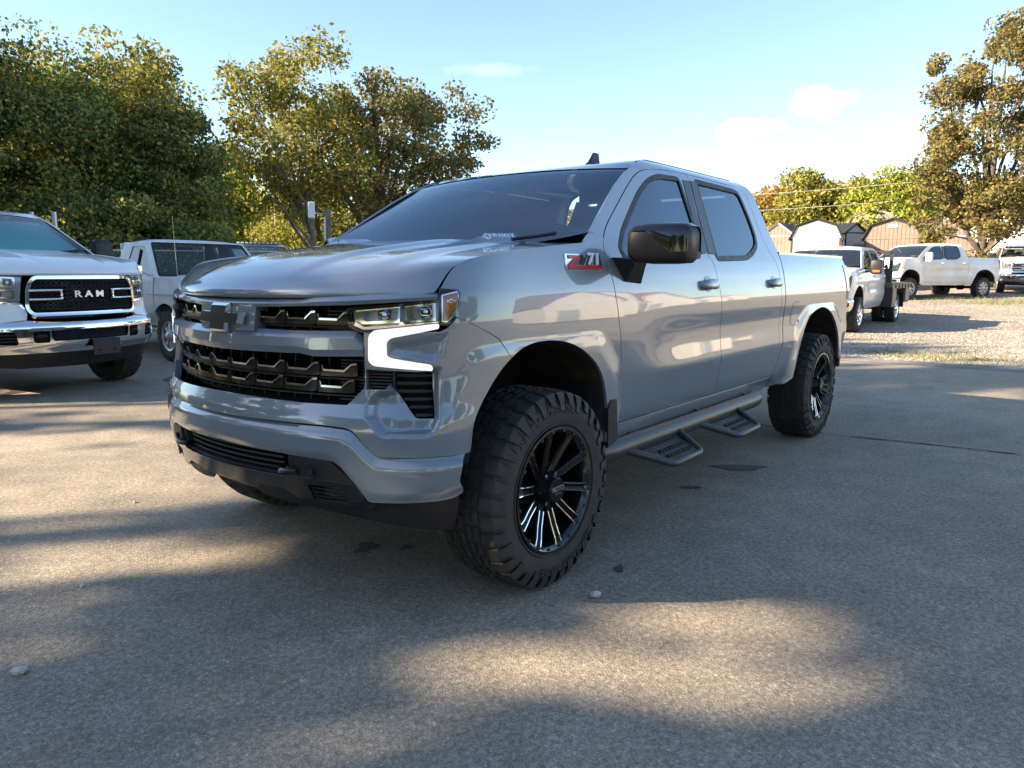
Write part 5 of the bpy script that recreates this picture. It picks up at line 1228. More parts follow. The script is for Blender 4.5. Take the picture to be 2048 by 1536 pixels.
def build_fence():
    GALV = mat('galvanised', (.42,.44,.46), .4, .7)
    a = np.array(G2(-17,14.2)); b = np.array(G2(-2.2,19.2)); n = 7
    T = empty('chain_link_fence', (0,0,0), 0, 'chain link fence with steel posts running behind the parked trucks', 'fence')
    H = 1.80; L = np.linalg.norm(b-a); d = (b-a)/L
    for i in range(n):
        p = a+(b-a)*i/(n-1); z = float(hgt(*p)); mb = MB(); mb.cyl((p[0],p[1],z-.1),(p[0],p[1],z+H+.05),.032,10); mb.lathe([(z+H+.05,.036),(z+H+.09,.02),(z+H+.10,.0)], (p[0],p[1],0), 'z', 10); mb.build('post', GALV, T, True)
    for hh in (H,.08):
        mb = MB(); mb.tube([(*(a+(b-a)*t), float(hgt(*(a+(b-a)*t)))+hh) for t in np.linspace(0,1,7)], .021, 8); mb.build('rail', GALV, T, True)
    mb = MB(); st = .085; k = int(L/st)
    for i in range(-int(H/st), k):
        for sg in (1,-1):
            s0, s1 = i*st, i*st+H; z0, z1 = (0., H) if sg > 0 else (H, 0.)
            c0, c1 = max(s0, 0), min(s1, L)
            if c1-c0 < .05: continue
            f = lambda s: z0+(z1-z0)*(s-s0)/H
            pts = []
            for s in (c0, c1):
                q = a+d*s; pts.append((q[0], q[1], float(hgt(*q))+f(s)))
            mb.tube(pts, .0032, 3, False)
    tag(mb.build('chain_mesh', GALV, T), kind='stuff')
    for px, dd, h_, lb in ((128,15.6,2.55,'tall grey steel post right of the truck roof'),(84,16.0,2.58,'tall grey steel post behind the truck roof')):
        x, y, z = G3((px-1024)/1477*dd, dd); mb = MB(); mb.cyl((0,0,-.1),(0,0,h_),.045,12); o = mb.build('steel_post', GALV, None, True); o.location = (x,y,z); tag(o, lb, 'post', 'tall steel posts by the fence')
    # wooden post with a white lamp box
    x, y, z = G3((660-1024)/1477*13.6, 13.6); P = empty('wooden_post', (x,y,z), heading(.25,-1), 'weathered wooden post with a white box on a bracket', 'post')
    mb = MB(); mb.loft([np.array([(-.055,-.05,h),(.055,-.055,h),(.055,.05,h),(-.05,.055,h)])+np.array([0,.012*h,0]) for h in (-.2,1.2,2.46)]); mb.build('post', mat('weathered_wood', (.22,.18,.13), .95, var=((.12,.10,.08), 12), bump=(40,.8)), P)
    mb = MB(); mb.tube([(.07,-.05,0),(.07,-.03,2.20),(.07,-.03,2.30)], .016, 8); mb.build('conduit', mat('pale_conduit', (.55,.57,.6), .5), P, True)
    mb = MB(); mb.tube([(0,0,2.36),(.02,-.12,2.37),(.02,-.20,2.38)], .018, 8); mb.build('bracket', GALV, P, True)
    mb = MB(); mb.box((.02,-.255,2.43), (.10,.115,.29), .015); bx = mb.build('lamp_box', mat('white_box', (.78,.78,.77), .5), P)
    mb = MB(); mb.box((.02,-.19,2.38), (.06,.03,.05), .005); mb.build('clamp', GALV, bx)
    # wires
    wm = mat('pale_wire', (.5,.5,.5), .5)
    def wire(p, q, sag, r, lb, grp):
        p, q = np.array(p), np.array(q); pts = [p+(q-p)*t-np.array([0,0,sag*4*t*(1-t)]) for t in np.linspace(0,1,17)]
        mb = MB(); mb.tube(pts, r, 4, False); tag(mb.build('power_line', wm), lb, 'wire', grp)
    def AP(px, y, d): return (*G2((px-1024)/1477*d, d), CAMP[2]+(547-y)*d/1477)
    gw = 'overhead wires on the right'
    wire(AP(1440,398,52), AP(2300,310,44), .3, .014, 'upper thin wire crossing above the sheds', gw); wire(AP(1440,428,52), AP(2300,348,44), .3, .014, 'lower thin wire crossing just over the shed roofs', gw)
    wire(AP(1300,372,60), AP(2300,262,50), .4, .010, 'faint high wire across the sky on the right', gw)
    wire(AP(200,245,26), AP(640,470,32), .2, .010, 'pale slanting wire in front of the thicket', 'overhead wires on the left')
    x, y, z = G3((560-1024)/1477*78, 78); U = empty('utility_pole', (x,y,z), heading(0,-1), 'thin distant utility pole with a transformer seen below the sparse tree', 'utility pole')
    mb = MB(); mb.cyl((0,0,-.2),(0,0,7.9),.11,8,.08); mb.build('pole', mat('pole_wood', (.30,.28,.26), .9), U); mb = MB(); mb.box((0,0,7.5), (.1,1.9,.1)); mb.build('crossarm', mat('pole_wood', (.2,.2,.2)), U); mb = MB(); mb.cyl((0,.3,6.4),(0,.3,7.1),.2,10); mb.build('transformer', GALV, U)
# ------------------------------------------------------------------ the other vehicles
SHELL = {'fender','front_door','rear_door','cab_pillar','rocker','bed_side','tail_lamp','bed_rail','wheel_liner','inner_skin','roof','hood','hood_underside','cowl','windshield','wiper','dashboard','seat','rear_bench','steering_wheel','floor_pan','cab_back','rear_window','bed_floor','bed_wall','tailgate','rear_bumper','window_seal','window','pillar_cover','handle','handle_recess','fuel_door','windshield_border','liner_wall','axle'}
_mc = {}
def repaint(me, swap):
    k = (me.name, tuple(sorted((a, b.name) for a, b in swap.items())))
    if k not in _mc:
        c = me.copy()
        for i, m in enumerate(c.materials):
            if m and m.name in swap: c.materials[i] = swap[m.name]
        _mc[k] = c
    return _mc[k]
CLEARG = glass('clear_side_glass', (.30,.36,.36), 1.6)
def base(n): return n.split('.')[0]
def shell_truck(HT, name, loc, hd, paint, label, cat='pickup truck', group=None, scale=(1,1,1), skip=(), glass_=None):
    T = empty(name, loc, hd, label, cat, group); T.scale = scale
    sw = {'grey_paint': paint, 'grey_recess_shade': paint, 'bumper_steel': CHROME, 'tinted_glass': glass_ or CLEARG}
    def cp(o, par):
        if base(o.name) not in SHELL or base(o.name) in skip: return
        c = o.copy()
        if o.type == 'MESH': c.data = repaint(o.data, sw)
        COL.objects.link(c); c.parent = par
        for ch in o.children: cp(ch, c)
    for ch in HT.children: cp(ch, T)
    return T
def stock_wheel(parent, loc, side, R=.40, w=.26, rr=.235, style='spoke', sc=(1,1,1), proto={}):
    e = bpy.data.objects.new('wheel', None); link(e, parent); e.location = loc; e.rotation_euler = (0,0,0 if side > 0 else math.pi); e.scale = sc
    k = (R, w, rr, style)
    if k not in proto:
        proto[k] = e; h = w/2
        mb = tyre_mesh(R, w, rr, True, 28); mb.build('tyre', RUBBER, e, True, 30)
        m = {'spoke': ALLOY, 'chrome': CHROME, 'steel': mat('steel_wheel', (.5,.5,.5), .4, .6)}[style]
        mb = MB(); mb.lathe([(h-.012,rr+.012),(h-.004,rr+.006),(h-.02,rr-.02),(-.05,rr-.03),(-.10,rr+.01)], seg=40); mb.build('rim', m, e, True, 40)
        mb = MB(); mb.lathe([(-.03,rr-.02),(-.04,.0)], seg=32); mb.build('brake_disc', DARK, e)
        for q in range(8):
            a = q*math.pi/4; M = Matrix.Rotation(-a,4,'Y'); mb = MB()
            mb.loft([np.array([(r,y-.03,-hw),(r,y,-hw*.7),(r,y,hw*.7),(r,y-.03,hw)]) for r, hw, y in ((.06,.034,h-.02),(.13,.030,h-.022),(rr-.015,.048,h-.03))], M=M); mb.build('spoke', m, e, True, 30)
        mb = MB(); mb.lathe([(h-.03,.085),(h-.005,.075),(h+.012,.055),(h+.016,0)], seg=24); mb.build('hub', m, e, True, 40)
    else:
        for ch in proto[k].children: link(ch.copy(), e)
    return e
def front_end(T, paint, style='letters', plate=None, drl=False):
    arch = [(sx_(x), z) for x, z in ARF_L if z > .74 and x > .27]
    def bar(name, prof, s0, s1, n, m, parent=T):
        mb = MB(); mb.loft([np.array([W(s, z, o) for o, z in prof(abs(s))]) for s in np.linspace(s0, s1, n)]); return mb.build(name, m, parent, True, 25)
    for sg in (1,-1):
        M_ = (lambda p: p) if sg == 1 else mir
        cp = [(.615,.80),(sx_(.46),.745)]+arch+[(sx_(.335)-.004,1.072),(sx_(.433)-.003,1.123),(sx_(.507)-.003,1.160),(1.048,1.150),(1.0,.99),(.67,.965),(.63,.94),(.60,.86)]
        panel('front_fascia', Wf(0), ccw(M_(cp)), paint, T, (), .03, .03)
        lo = [(.615,1.218),(.628,1.10),(.645,.968),(.995,.993),(1.050,1.160),(1.072,1.228),(1.074,1.252),(1.062,1.266),(.99,1.262)]
        hl = panel('headlamp', Wf(-.05), ccw(M_(lo)), LAMPGR, T, (), .03, 0)
        for a0, a1, z0, z1 in ((.675,.80,1.10,1.20),(.815,.975,1.10,1.215),(.69,.97,1.0,1.085)):
            q = [(a0,z0),(a1,z0+.01),(a1,z1+.006),(a0,z1)]; iq = [(a0+.02,z0+.016),(a1-.016,z0+.024),(a1-.016,z1-.008),(a0+.02,z1-.016)]
            panel('lamp_frame', Wf(-.02), ccw(M_(rnd(q,.015))), LAMPIN, hl, [ccw(M_(rnd(iq,.012)))], .03, .028)
            c0 = W(sg*(a0+a1)/2, (z0+z1)/2, -.034); nn = W(sg*(a0+a1)/2, (z0+z1)/2, 0)-c0; nn /= np.linalg.norm(nn)
            R_ = Vector(nn).to_track_quat('Z','Y').to_matrix().to_4x4(); R_.translation = Vector(c0); mb = MB(); mb.lathe([(-.02,.034),(0,.034),(.012,.022),(.016,.0)], axis='z', seg=16, M=R_); mb.build('projector', LAMPIN, hl, True, 50)
        panel('lens', Wf(.001), ccw(M_(lo)), LENS, hl, (), .04, 0)
        panel('lamp_trim', Wf(.004), ccw(M_([(.612,.90),(.66,.962),(.995,.990),(.992,.972),(.67,.945),(.63,.90)])), CHROME, T, (), .03, .02)
    bar('hood_header', lambda a: [(-.05,1.258+.004*a),(.0,1.256+.004*a),(.012,1.24),(.0,1.216+.008*a),(-.05,1.214)], -.985, .985, 81, paint)
    go = rnd([(-.56,.83),(.56,.83),(.615,.90),(.60,1.10),(.54,1.215),(-.54,1.215),(-.60,1.10),(-.615,.90)], .06); gi = scale_poly(ccw(go), -.032)
    gs = panel('grille_surround', Wf(.035), ccw(go), CHROME, T, [gi], .03, .06)
    bk = panel('grille_back', Wf(-.03), ccw(scale_poly(ccw(go), -.02)), DARK, T, (), .06, 0)
    if style == 'letters':
        gp = np.array(gi)
        for k in range(9):
            z0 = .872+k*.038; ph = k%2
            for sgn in (1,-1):
                P = []
                for i in range(45):
                    s = -.55+i*.025; zz = z0+sgn*.014*(1 if (i//2+ph)%2 else -1)
                    if in_poly(np.array([[s, zz]]), gi)[0]: P.append(W(s, zz, .005))
                if len(P) > 3: mb = MB(); mb.tube(P, .0075, 4); mb.build('grille_wave', BLACKP, bk)
        for sg in (1,-1):
            P = [(.575,1.075),(.30,1.075),(.285,1.060),(.285,1.005),(.30,.990),(.575,.990)]
            mb = MB(); mb.tube([W(sg*s, z, .032) for s, z in crv(P, 3)], .012, 8); mb.build('grille_bracket', CHROME, gs, True, 60)
        V, F = text_geo('R A M', .088, .02, .0022, 1.42); mesh_obj('grille_lettering', curve_map(V, Wf(.03), 0, 1.032), F, mat('bright_letter', (.62,.62,.63), .3, .7), gs)
    else:
        for z in (.93,.99,1.05,1.11):
            mb = MB(); mb.loft([np.array([W(s, z+.008, -.01), W(s, z+.006, .02), W(s, z-.006, .02), W(s, z-.008, -.01)]) for s in np.linspace(-.55,.55,21)]); mb.build('grille_bar', CHROME, gs)
        for pts in ([(-.57,1.03),(.57,1.03)],[(0,.86),(0,1.19)]):
            P = [W(pts[0][0]+(pts[1][0]-pts[0][0])*t, pts[0][1]+(pts[1][1]-pts[0][1])*t, .03) for t in np.linspace(0,1,13)]; mb = MB(); mb.tube(P, .026, 8); mb.build('grille_cross', CHROME, gs, True, 60)
        mb = MB(); c0 = W(0,1.05,.05); mb.lathe([(0,.07),(.02,.06),(.025,0)], axis='z', seg=16, M=Matrix.Translation(Vector(c0))@Matrix.Rotation(math.pi/2,4,'Y')); mb.build('grille_badge', SMOKE, gs)
    fb = lambda s, z: W(s, z, .035-.05*smooth(.72,.80,z)-.03*smooth(.56,.46,z), True)
    hb = [(0,.765),(.40,.770),(.62,.790),(.70,.800),(1.04,.795),(sx_(.48),.77),(sx_(.50),.60),(1.02,.50),(.90,.475),(0,.470)]
    full = hb[:-1]+[hb[-1]]+[(-a,b) for a, b in hb[1:-1]][::-1]
    h1 = rnd([(-.40,.585),(.40,.585),(.42,.62),(.42,.69),(-.42,.69),(-.42,.62)], .015); h2 = rnd([(.435,.575),(.56,.575),(.58,.60),(.575,.69),(.435,.69)], .02); h3 = rnd([(.70,.56),(.93,.575),(.96,.62),(.95,.69),(.72,.69)], .03)
    fb_ = panel('front_bumper', fb, ccw(rnd(full, .015)), CHROME, T, [ccw(h1), ccw(h2), ccw(mir(h2)), ccw(h3), ccw(mir(h3))], .03, .05)
    panel('bumper_back', lambda s, z: W(s, z, -.03, True), ccw([(-1.0,.52),(1.0,.52),(1.0,.72),(-1.0,.72)]), DARK, fb_, (), .06, 0)
    for k in range(3):
        for sgn in (1,-1):
            mb = MB(); mb.tube([W(s, .612+k*.028+sgn*.009*(1 if (i//2+k)%2 else -1), .01, True) for i, s in enumerate(np.arange(-.39,.40,.03))], .006, 4); mb.build('grille_wave', BLACKP, fb_)
    for sg in (1,-1):
        for k in range(3):
            mb = MB(); mb.loft([np.array([W(sg*s, .60+k*.03+.006, -.01, True), W(sg*s, .60+k*.03+.004, .02, True), W(sg*s, .60+k*.03-.006, .02, True), W(sg*s, .60+k*.03-.008, -.01, True)]) for s in np.linspace(.71,.94,5)]); mb.build('fog_slat', BLACKP, fb_)
        mb = MB(); mb.tube([W(sg*(.505+.04*math.cos(a)), .632+.012*math.sin(a), .0+.03*(1+math.sin(a)), True) for a in np.linspace(0,2*math.pi,13)], .014, 6); mb.build('tow_hook', BLACKP, fb_, True)
    vl = [(0,.468),(.9,.472),(1.03,.50),(1.05,.46),(1.0,.36),(.7,.325),(0,.315)]; full = vl[:-1]+[vl[-1]]+[(-a,b) for a, b in vl[1:-1]][::-1]
    panel('valance', lambda s, z: W(s, z, -.03, True), ccw(full), BLACKP, T, (), .05, .03)
    if plate is not None:
        c0 = W(plate, .50, .075, True); n = W(plate,.50,.2,True)-c0; n /= np.linalg.norm(n); M = Matrix.Translation(Vector(c0))@Matrix.Rotation(math.atan2(n[1],n[0]),4,'Z')
        mb = MB(); mb.box((0,0,0), (.014,.33,.165), .004, M=M); pb = mb.build('plate_bracket', BLACKP, T)
        for y in (-.09,.09): mb = MB(); mb.box((.008,y,-.035), (.004,.028,.022), M=M); mb.build('bolt_hole', DARK, pb)
def tow_mirror(T, sd, m=None, amber=False):
    mb = MB(); r = []
    for y, k in ((1.10,.85),(1.13,1),(1.30,1),(1.33,.86)):
        r.append(np.array([(-.56+.065*k*c, y*sd, 1.475+.165*k*s_) for c, s_ in [(math.copysign(abs(math.cos(a))**.5, math.cos(a)), math.copysign(abs(math.sin(a))**.4, math.sin(a))) for a in np.arange(16)*2*math.pi/16]]))
    mb.loft(r); mr = mb.build('side_mirror', m or BLACKP, T, True, 50)
    for z in (1.38,1.46): mb = MB(); mb.tube([(-.60,.93*sd,z-.02),(-.57,1.12*sd,z)], .022, 6); mb.build('mirror_arm', BLACKP, mr, True)
    if amber: mb = MB(); mb.box((-.495,1.22*sd,1.375), (.012,.15,.05), .004); mb.build('turn_lens', AMBER, mr)
def wheels4(T, R=.40, style='spoke', wx=-3.745, sc=(1,1,1), w=.26, rr=.235, y=.86):
    for x in (0, wx):
        for sd in (1,-1): stock_wheel(T, (x,y*sd,R*sc[2]), sd, R, w, rr, style, sc)
        mb = MB(); mb.cyl((x,-.8,R),(x,.8,R),.05,8); mb.box((x,0,R), (.24,.24,.2), .05); mb.build('axle', DARK, T)
def build_vehicles(HT):
    A = lambda px, d: ((px-1024)/1477*d, d)
    # --- chrome grille truck on the left
    x, y, z = G3(-4.52, 7.95); hd = heading(.9,-.44); k = 1.06; iz = 1/k
    def nose_at(fx, fy, hd, ov=.9): return fx-ov*math.cos(hd), fy-ov*math.sin(hd)
    ax, ay = nose_at(x, y, hd)
    T = shell_truck(HT, 'pickup_truck', (ax,ay,z), hd, WHITE, 'white pickup at the left edge with chrome bumper, RAM grille lettering and teal windshield', scale=(1,1,k))
    front_end(T, WHITE, 'letters', plate=.10)
    for ch in list(T.children):
        if base(ch.name) == 'windshield':
            c = ch.copy(); c.data = repaint(ch.data, {'windshield_glass': mat('teal_reflection', (.30,.80,.74), .3, 0, .3)}); c.name = 'reflection_sheet'; COL.objects.link(c); c.parent = T; c.location = (-.03,0,-.03); ch.data = repaint(ch.data, {'windshield_glass': LENS})  # added teal sheet, the cyan sky reflection put into its colour
    tow_mirror(T, 1); tow_mirror(T, -1)
    wheels4(T, .405, 'chrome', sc=(1,1,iz))
    mb = MB(); mb.lathe([(1.99,.06),(2.015,.045),(2.02,0)], (-1.55,0,0), 'z', 14); mb.build('roof_antenna', BLACKP, T, True)
    # --- old white pickup behind it
    build_old_pickup(*G3(-4.50,11.7), heading(.77,-.64))
    # --- white vehicle with a light bar behind the hood
    fx, fy, fz = G3(*A(525,19.5)); hd = heading(.35,-.94)
    T = shell_truck(HT, 'utility_truck', (fx,fy,fz), hd, WHITE, 'white truck with a black roof light bar, only its roof showing behind the grey hood', scale=(1,.95,1.06)); front_end(T, WHITE, 'cross'); wheels4(T)
    mb = MB(); mb.box((-1.15,0,1.97), (.10,1.2,.07), .02); lb = mb.build('light_bar', BLACKP, T, True)
    for i in range(10): mb = MB(); mb.box((-1.095,-.52+i*.115,1.97), (.012,.09,.045), .004); mb.build('light', LAMPIN, lb)
    # --- flatbed dually on the right
    fx, fy, fz = G3(*A(1702,16.9)); hd = heading(-.60,-.80)
    sdx = .88; vx = math.cos(hd), math.sin(hd)
    ax, ay = fx+sdx*vx[1], fy-sdx*vx[0]
    T = shell_truck(HT, 'flatbed_truck', (ax,ay,fz), hd, WHITE, 'white crew cab flatbed truck with twin rear wheels and a dark steel deck', 'flatbed truck', scale=(1,1,1.0), skip=('bed_side','bed_rail','bed_floor','bed_wall','tailgate','rear_bumper','tail_lamp'))
    front_end(T, WHITE, 'cross'); tow_mirror(T, 1, None, True); tow_mirror(T, -1, None, True)
    for sd in (1,-1):
        stock_wheel(T, (0,.92*sd,.40), sd, .40, .25, .235, 'chrome')
        for yy in (.70,1.00): stock_wheel(T, (-3.95,yy*sd,.40), sd, .40, .25, .235, 'chrome')
    rust = mat('rusty_steel', (.10,.08,.07), .7, .3, var=((.22,.15,.10), 4)); tanp = mat('tan_steel', (.30,.24,.18), .6, .2)
    mb = MB(); mb.box((-4.25,0,1.02), (2.85,2.35,.10), .01); dk = mb.build('deck', rust, T)
    for k_ in range(9):
        mb = MB(); mb.box((-4.25,-1.0+k_*.25,1.078), (2.8,.22,.02), .004); mb.build('plank', mat('deck_plank', (.28,.24,.19), .9, var=((.18,.15,.12),5)), dk)
    mb = MB()
    for yy in (-1.1,1.1): mb.box((-2.90,yy,1.45), (.08,.08,.85))
    mb.box((-2.90,0,1.86), (.08,2.28,.08)); mb.box((-2.90,0,1.25), (.05,2.2,.40)); mb.build('headache_rack', SATINB, T)
    for i in range(8): mb = MB(); mb.box((-2.90,-.9+i*.26,1.63), (.03,.03,.45)); mb.build('rack_bar', SATINB, T)
    for sd in (1,-1):
        mb = MB(); mb.box((-3.13,1.02*sd,.72), (.52,.32,.50), .01); tb = mb.build('tool_box', SATINB, T)
        mb = MB(); mb.box((-3.13,1.185*sd,.74), (.46,.012,.40), .004); mb.build('tool_box_door', tanp, tb)
        mb = MB(); mb.box((-5.0,1.02*sd,.76), (.60,.32,.42), .01); t2 = mb.build('tool_box', rust, T); mb = MB(); mb.box((-5.0,1.185*sd,.77), (.54,.012,.34), .004); mb.build('tool_box_door', tanp, t2)
        mb = MB(); mb.box((-4.25,1.185*sd,1.0), (2.85,.03,.12), .004); mb.build('rub_rail', tanp, dk)
        for q in range(6): mb = MB(); mb.box((-3.1-q*.46,1.215*sd,1.0), (.05,.03,.10), .004); mb.build('stake_pocket', rust, dk)
        mb = MB(); mb.box((-4.55,1.0*sd,.62), (.03,.35,.40)); mb.build('mud_flap', BLACKP, T)
    for q in range(5): mb = MB(); mb.box((-1.05,-.3+q*.15,1.975 if abs(q-2) < 2 else 1.965), (.08,.09,.03), .01); mb.build('roof_marker', AMBER, T)
    # --- long white pickup seen from its side
    fx, fy, fz = G3(*A(1808,27.6)); hd = heading(-.935,-.355); ax, ay = fx+.88*math.sin(hd), fy-.88*math.cos(hd)
    T = shell_truck(HT, 'pickup_truck', (ax,ay,fz), hd, WHITED, 'dusty white crew cab pickup parked broadside on the gravel under the oak', scale=(1.02,1,1.06), glass_=TINT)
    front_end(T, WHITED, 'letters'); tow_mirror(T, 1, WHITE); tow_mirror(T, -1, WHITE); wheels4(T, .41, 'steel', sc=(1/1.02,1,1/1.06))
    # --- white pickup facing us at the right edge
    fx, fy, fz = G3(*A(2040,31)); hd = heading(-.45,-.89)
    T = shell_truck(HT, 'pickup_truck', (fx,fy,fz), hd, WHITE, 'white pickup with a chrome crosshair grille facing us at the right edge', scale=(1,1,1.02)); front_end(T, WHITE, 'cross'); wheels4(T)
    tow_mirror(T, 1); tow_mirror(T, -1)
    # --- dark red car behind
    build_red_car(*G3(*A(1762,34)), heading(-.7,-.7))
def build_red_car(x, y, z, hd):
    T = empty('car', (x,y,z), hd, 'dark red car hidden behind the white flatbed, only its roof showing', 'car'); RP = mat('dark_red_paint', (.16,.012,.018), .3, .2, 1)
    mb = MB(); st = [(2.2,.55,.50,.72),(2.15,.80,.40,.85),(1.4,.90,.35,.98),(.7,.92,.33,1.02),(-1.6,.92,.33,1.06),(-2.2,.86,.38,1.02),(-2.32,.75,.5,.9)]
    mb.loft([np.array([(a,-w,lo),(a,-w,(lo+hi)/2+.08),(a,-w*.93,hi),(a,w*.93,hi),(a,w,(lo+hi)/2+.08),(a,w,lo)]) for a, w, lo, hi in st]); mb.build('body', RP, T, True, 35)
    mb = MB(); mb.loft([np.array([(a,-w,1.0),(a2,-w*.80,h),(a2,w*.80,h),(a,w,1.0)]) for a, a2, w, h in ((.75,-.05,.86,1.50),(.2,-.2,.88,1.54),(-1.2,-1.1,.88,1.56),(-2.1,-1.75,.84,1.48))]); mb.build('window', TINT, T, True, 20)
    mb = MB(); mb.loft([np.array([(a,-w,h),(a,-w*.6,h+.05),(a,w*.6,h+.05),(a,w,h)]) for a, w, h in ((.0,.66,1.50),(-.4,.70,1.55),(-1.2,.70,1.565),(-1.85,.66,1.49))]); mb.build('roof', RP, T, True, 40)
    for xx in (1.35,-1.35):
        for sd in (1,-1): stock_wheel(T, (xx,.80*sd,.34), sd, .34, .22, .22)
    for sd in (1,-1): mb = MB(); mb.box((2.12,.62*sd,.78), (.12,.36,.12), .03); mb.build('headlamp', LAMPIN, T, True)
def build_old_pickup(x, y, z, hd):
    T = empty('old_pickup', (x,y,z), hd, 'old white regular cab pickup with a whip antenna parked beside the chrome grille truck', 'pickup truck'); P = WHITEO
    side = lambda sd: (lambda u, v: np.stack([-u*sd, sd*(.985-.02*smooth(1.0,1.25,v)-.30*np.maximum(0,v-1.24)-.10*smooth(.75,.5,v)), v], -1))
    wheel = [(.47*math.cos(a), .40+.47*math.sin(a)) for a in np.linspace(math.radians(25), math.radians(155), 12)]
    fsd = [(1.02,.62),(1.02,1.16),(.96,1.215),(-.30,1.235),(-.34,.58),(-.45,.58)]+[(x_, z_) for x_, z_ in wheel[::-1]]
    door = [(-.345,.52),(-.345,1.24),(-.80,1.75),(-1.32,1.77),(-1.42,1.25),(-1.42,.52)]; win = rnd([(-.44,1.265),(-.84,1.725),(-1.295,1.735),(-1.385,1.265)], .03)
    cab = [(-.31,1.245),(-.80,1.80),(-1.62,1.80),(-1.72,1.25),(-1.72,.52),(-1.425,.52),(-1.425,1.25),(-1.325,1.775),(-.80,1.755),(-.345,1.245)]
    bed = [(-1.74,.55),(-1.74,1.27),(-4.15,1.27),(-4.15,.60),(-3.42,.60)]+[(x_-2.95, z_) for x_, z_ in wheel[::-1]]+[(-2.48,.55)]
    for sd in (1,-1):
        f = side(sd); MM = lambda pts: ccw([(-x_*sd, z_) for x_, z_ in pts])
        fe = panel('fender', f, MM(fsd), P, T, (), .05, .02); d = panel('door', f, MM(door), P, T, [MM(win)], .05, .02)
        panel('window', lambda u, v, f=f: f(u, v)-np.array([0,.012*sd,0]), MM(win), CLEARG, d, (), .06, 0)
        mb = MB(); mb.tube([f(np.array([.94*sd]),np.array([1.28]))[0], f(np.array([.98*sd]),np.array([1.68]))[0]], .014, 4); mb.build('vent_bar', BLACKP, d)
        mb = MB(); mb.box((-1.28,.985*sd,1.13), (.13,.02,.03), .006); mb.build('handle', CHROME, d)
        panel('cab_pillar', f, MM(cab), P, T, (), .05, .02); panel('bed_side', f, MM(bed), P, T, (), .06, .02)
        mb = MB(); mb.box((.55,.992*sd,.93), (.24,.012,.05), .003); mb.build('badge', BLACKP, fe)
        mb = MB(); mb.box((.2,1.0*sd,1.0), (1.5,.008,.012)); mb.build('body_line', mat('grey_trim', (.4,.41,.42), .5), fe)
        mb = MB(); mb.box((1.03,.72*sd,.99), (.05,.34,.17), .015); mb.build('headlamp', LAMPIN, T, True)
        mb = MB(); mb.box((-.55,1.12*sd,1.36), (.06,.20,.15), .02); mb.tube([(-.48,.95*sd,1.28),(-.53,1.06*sd,1.34)], .012, 5); mb.build('side_mirror', CHROME, T, True)
        for xx in (0,-2.95): stock_wheel(T, (xx,.84*sd,.385), sd, .385, .24, .215, 'steel')
    for xx in (0,-2.95): mb = MB(); mb.cyl((xx,-.75,.385),(xx,.75,.385),.05,8); mb.build('axle', DARK, T)
    q = np.linspace(-1,1,25); rows = []
    for xx, zz, w in ((1.05,1.165,.93),(1.02,1.205,.95),(.9,1.235,.955),(.3,1.262,.957),(-.30,1.275,.957)): rows.append(np.stack([np.full(25,xx)-.05*np.abs(q)**3, q*w, zz-.035*np.abs(q)**3+.018*(1-smooth(.55,.66,np.abs(q)))], 1))
    grid_obj('hood', np.array(rows), P, T, flip=True)
    rows = []
    for xx, zz, w in ((-.76,1.785,.79),(-.86,1.835,.79),(-1.2,1.855,.80),(-1.6,1.84,.80),(-1.68,1.79,.79)): rows.append(np.stack([np.full(25,xx), q*w, zz-.05*np.abs(q)**4], 1))
    grid_obj('roof', np.array(rows), P, T)
    ws = lambda a, b: np.stack([-.31-.46*b-.03*a*a+.03*(1-a*a), a*(.93-.15*b), 1.262+.53*b], -1)
    w_ = panel('windshield', ws, ccw(rnd([(-.93,.03),(.93,.03),(.95,.95),(-.95,.95)], .05)), glass('old_glass', (.72,.78,.78), 1.55), T, (), .1, 0)
    panel('windshield_seal', lambda a, b: ws(a, b)+np.array([.004,0,.004]), ccw(rnd([(-.955,.0),(.955,.0),(.975,.985),(-.975,.985)], .05)), BLACKP, w_, [ccw(rnd([(-.925,.035),(.925,.035),(.945,.945),(-.945,.945)], .05))], .1, .01)
    panel('windshield_frame', lambda a, b: ws(a, b)+np.array([.001,0,.001]), ccw([(-1.02,-.03),(1.02,-.03),(1.03,1.03),(-1.03,1.03)]), P, w_, [ccw(rnd([(-.955,.0),(.955,.0),(.975,.985),(-.975,.985)], .05))], .1, .01)
    mb = MB(); mb.tube([(-.29,.1,1.285),(-.33,.62,1.305)], .009, 4); mb.build('wiper', BLACKP, T)
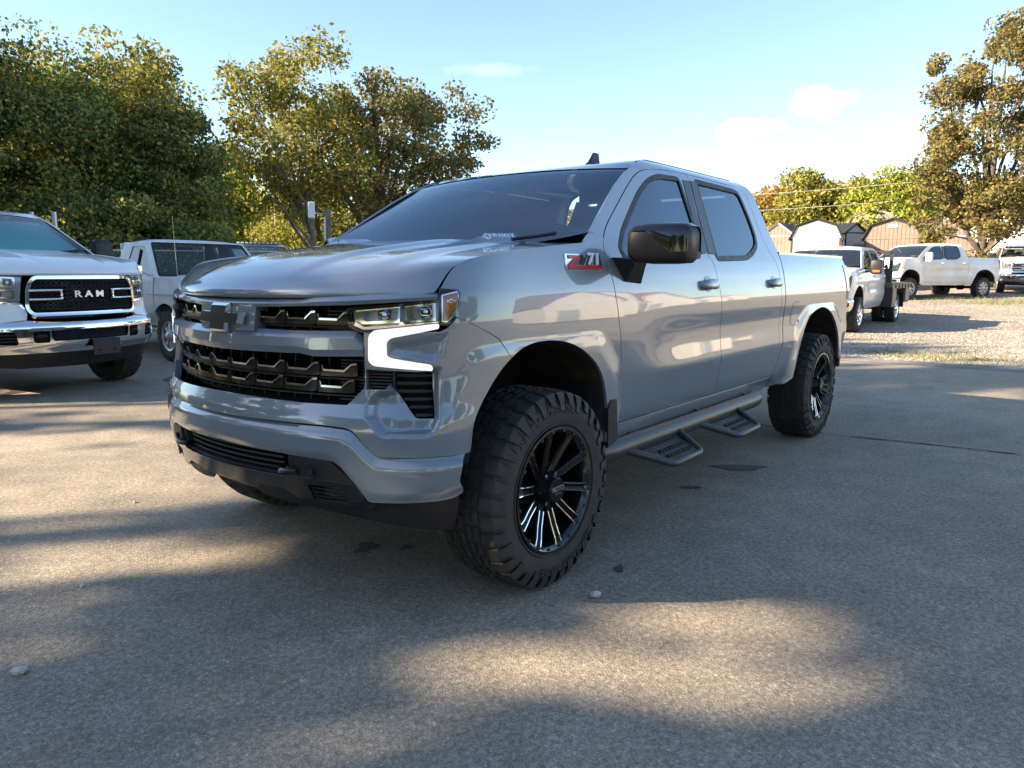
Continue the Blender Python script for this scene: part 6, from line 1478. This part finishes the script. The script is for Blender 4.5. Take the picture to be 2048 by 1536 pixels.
    mb = MB(); mb.tube([(.35,-.90,1.23),(.30,-.91,1.30),(.28,-.92,2.12)], [.010,.005,.003], 5); mb.build('antenna', SMOKE, T)
    mb = MB(); mb.box((-.55,0,1.17), (.4,1.7,.16), .04); mb.build('dashboard', DASH, T)
    mb = MB(); mb.box((-1.35,0,1.05), (.2,1.5,.55), .06); mb.build('seat', SEAT, T, True)
    mb = MB(); C0 = np.array((-.72,.40,1.28)); M = Matrix.Rotation(-1.0,3,'Y'); mb.tube([C0+np.array(M@Vector((.19*math.cos(a), .19*math.sin(a), 0))) for a in np.linspace(0,2*math.pi,21)], .015, 6); mb.build('steering_wheel', SEAT, T, True)
    mb = MB(); mb.loft([[(-1.70,y_,.55),(-1.73,y_,.55),(-1.73,y_,1.27),(-1.70,y_,1.27)] for y_ in (-.94,.94)]); 
    for sd in (1,-1): mb.box((-1.69,.70*sd,1.52), (.04,.26,.54))
    mb.build('cab_back', P, T); mb = MB(); mb.box((-1.69,0,1.51), (.01,1.14,.40)); mb.build('rear_window', glass('old_glass',(1,1,1)), T)
    mb = MB(); mb.box((-2.95,0,.9), (2.4,1.8,.05)); mb.box((-4.14,0,.95), (.04,1.85,.62)); mb.box((-1.5,0,.6), (4.6,.9,.16)); mb.box((.3,0,.85), (1.2,1.2,.5)); mb.build('bed_floor', P, T)
    mb = MB(); mb.box((1.03,0,.98), (.05,1.05,.24), .01); g = mb.build('grille', BLACKP, T)
    for k in range(4): mb = MB(); mb.box((1.06,0,.90+k*.055), (.02,1.0,.012)); mb.build('grille_bar', CHROME, g)
    mb = MB(); mb.box((1.03,0,1.125), (.05,1.85,.07), .01); mb.box((1.02,0,.80), (.05,1.85,.10), .01); mb.build('front_panel', P, T)
    mb = MB(); mb.box((1.12,0,.66), (.14,1.95,.19), .04); mb.build('front_bumper', CHROME, T, True)
# ------------------------------------------------------------------ build
build_ground(); build_trees(); build_sheds(); build_fence()
HT = build_hero(); hero_wheels(HT); build_vehicles(HT)
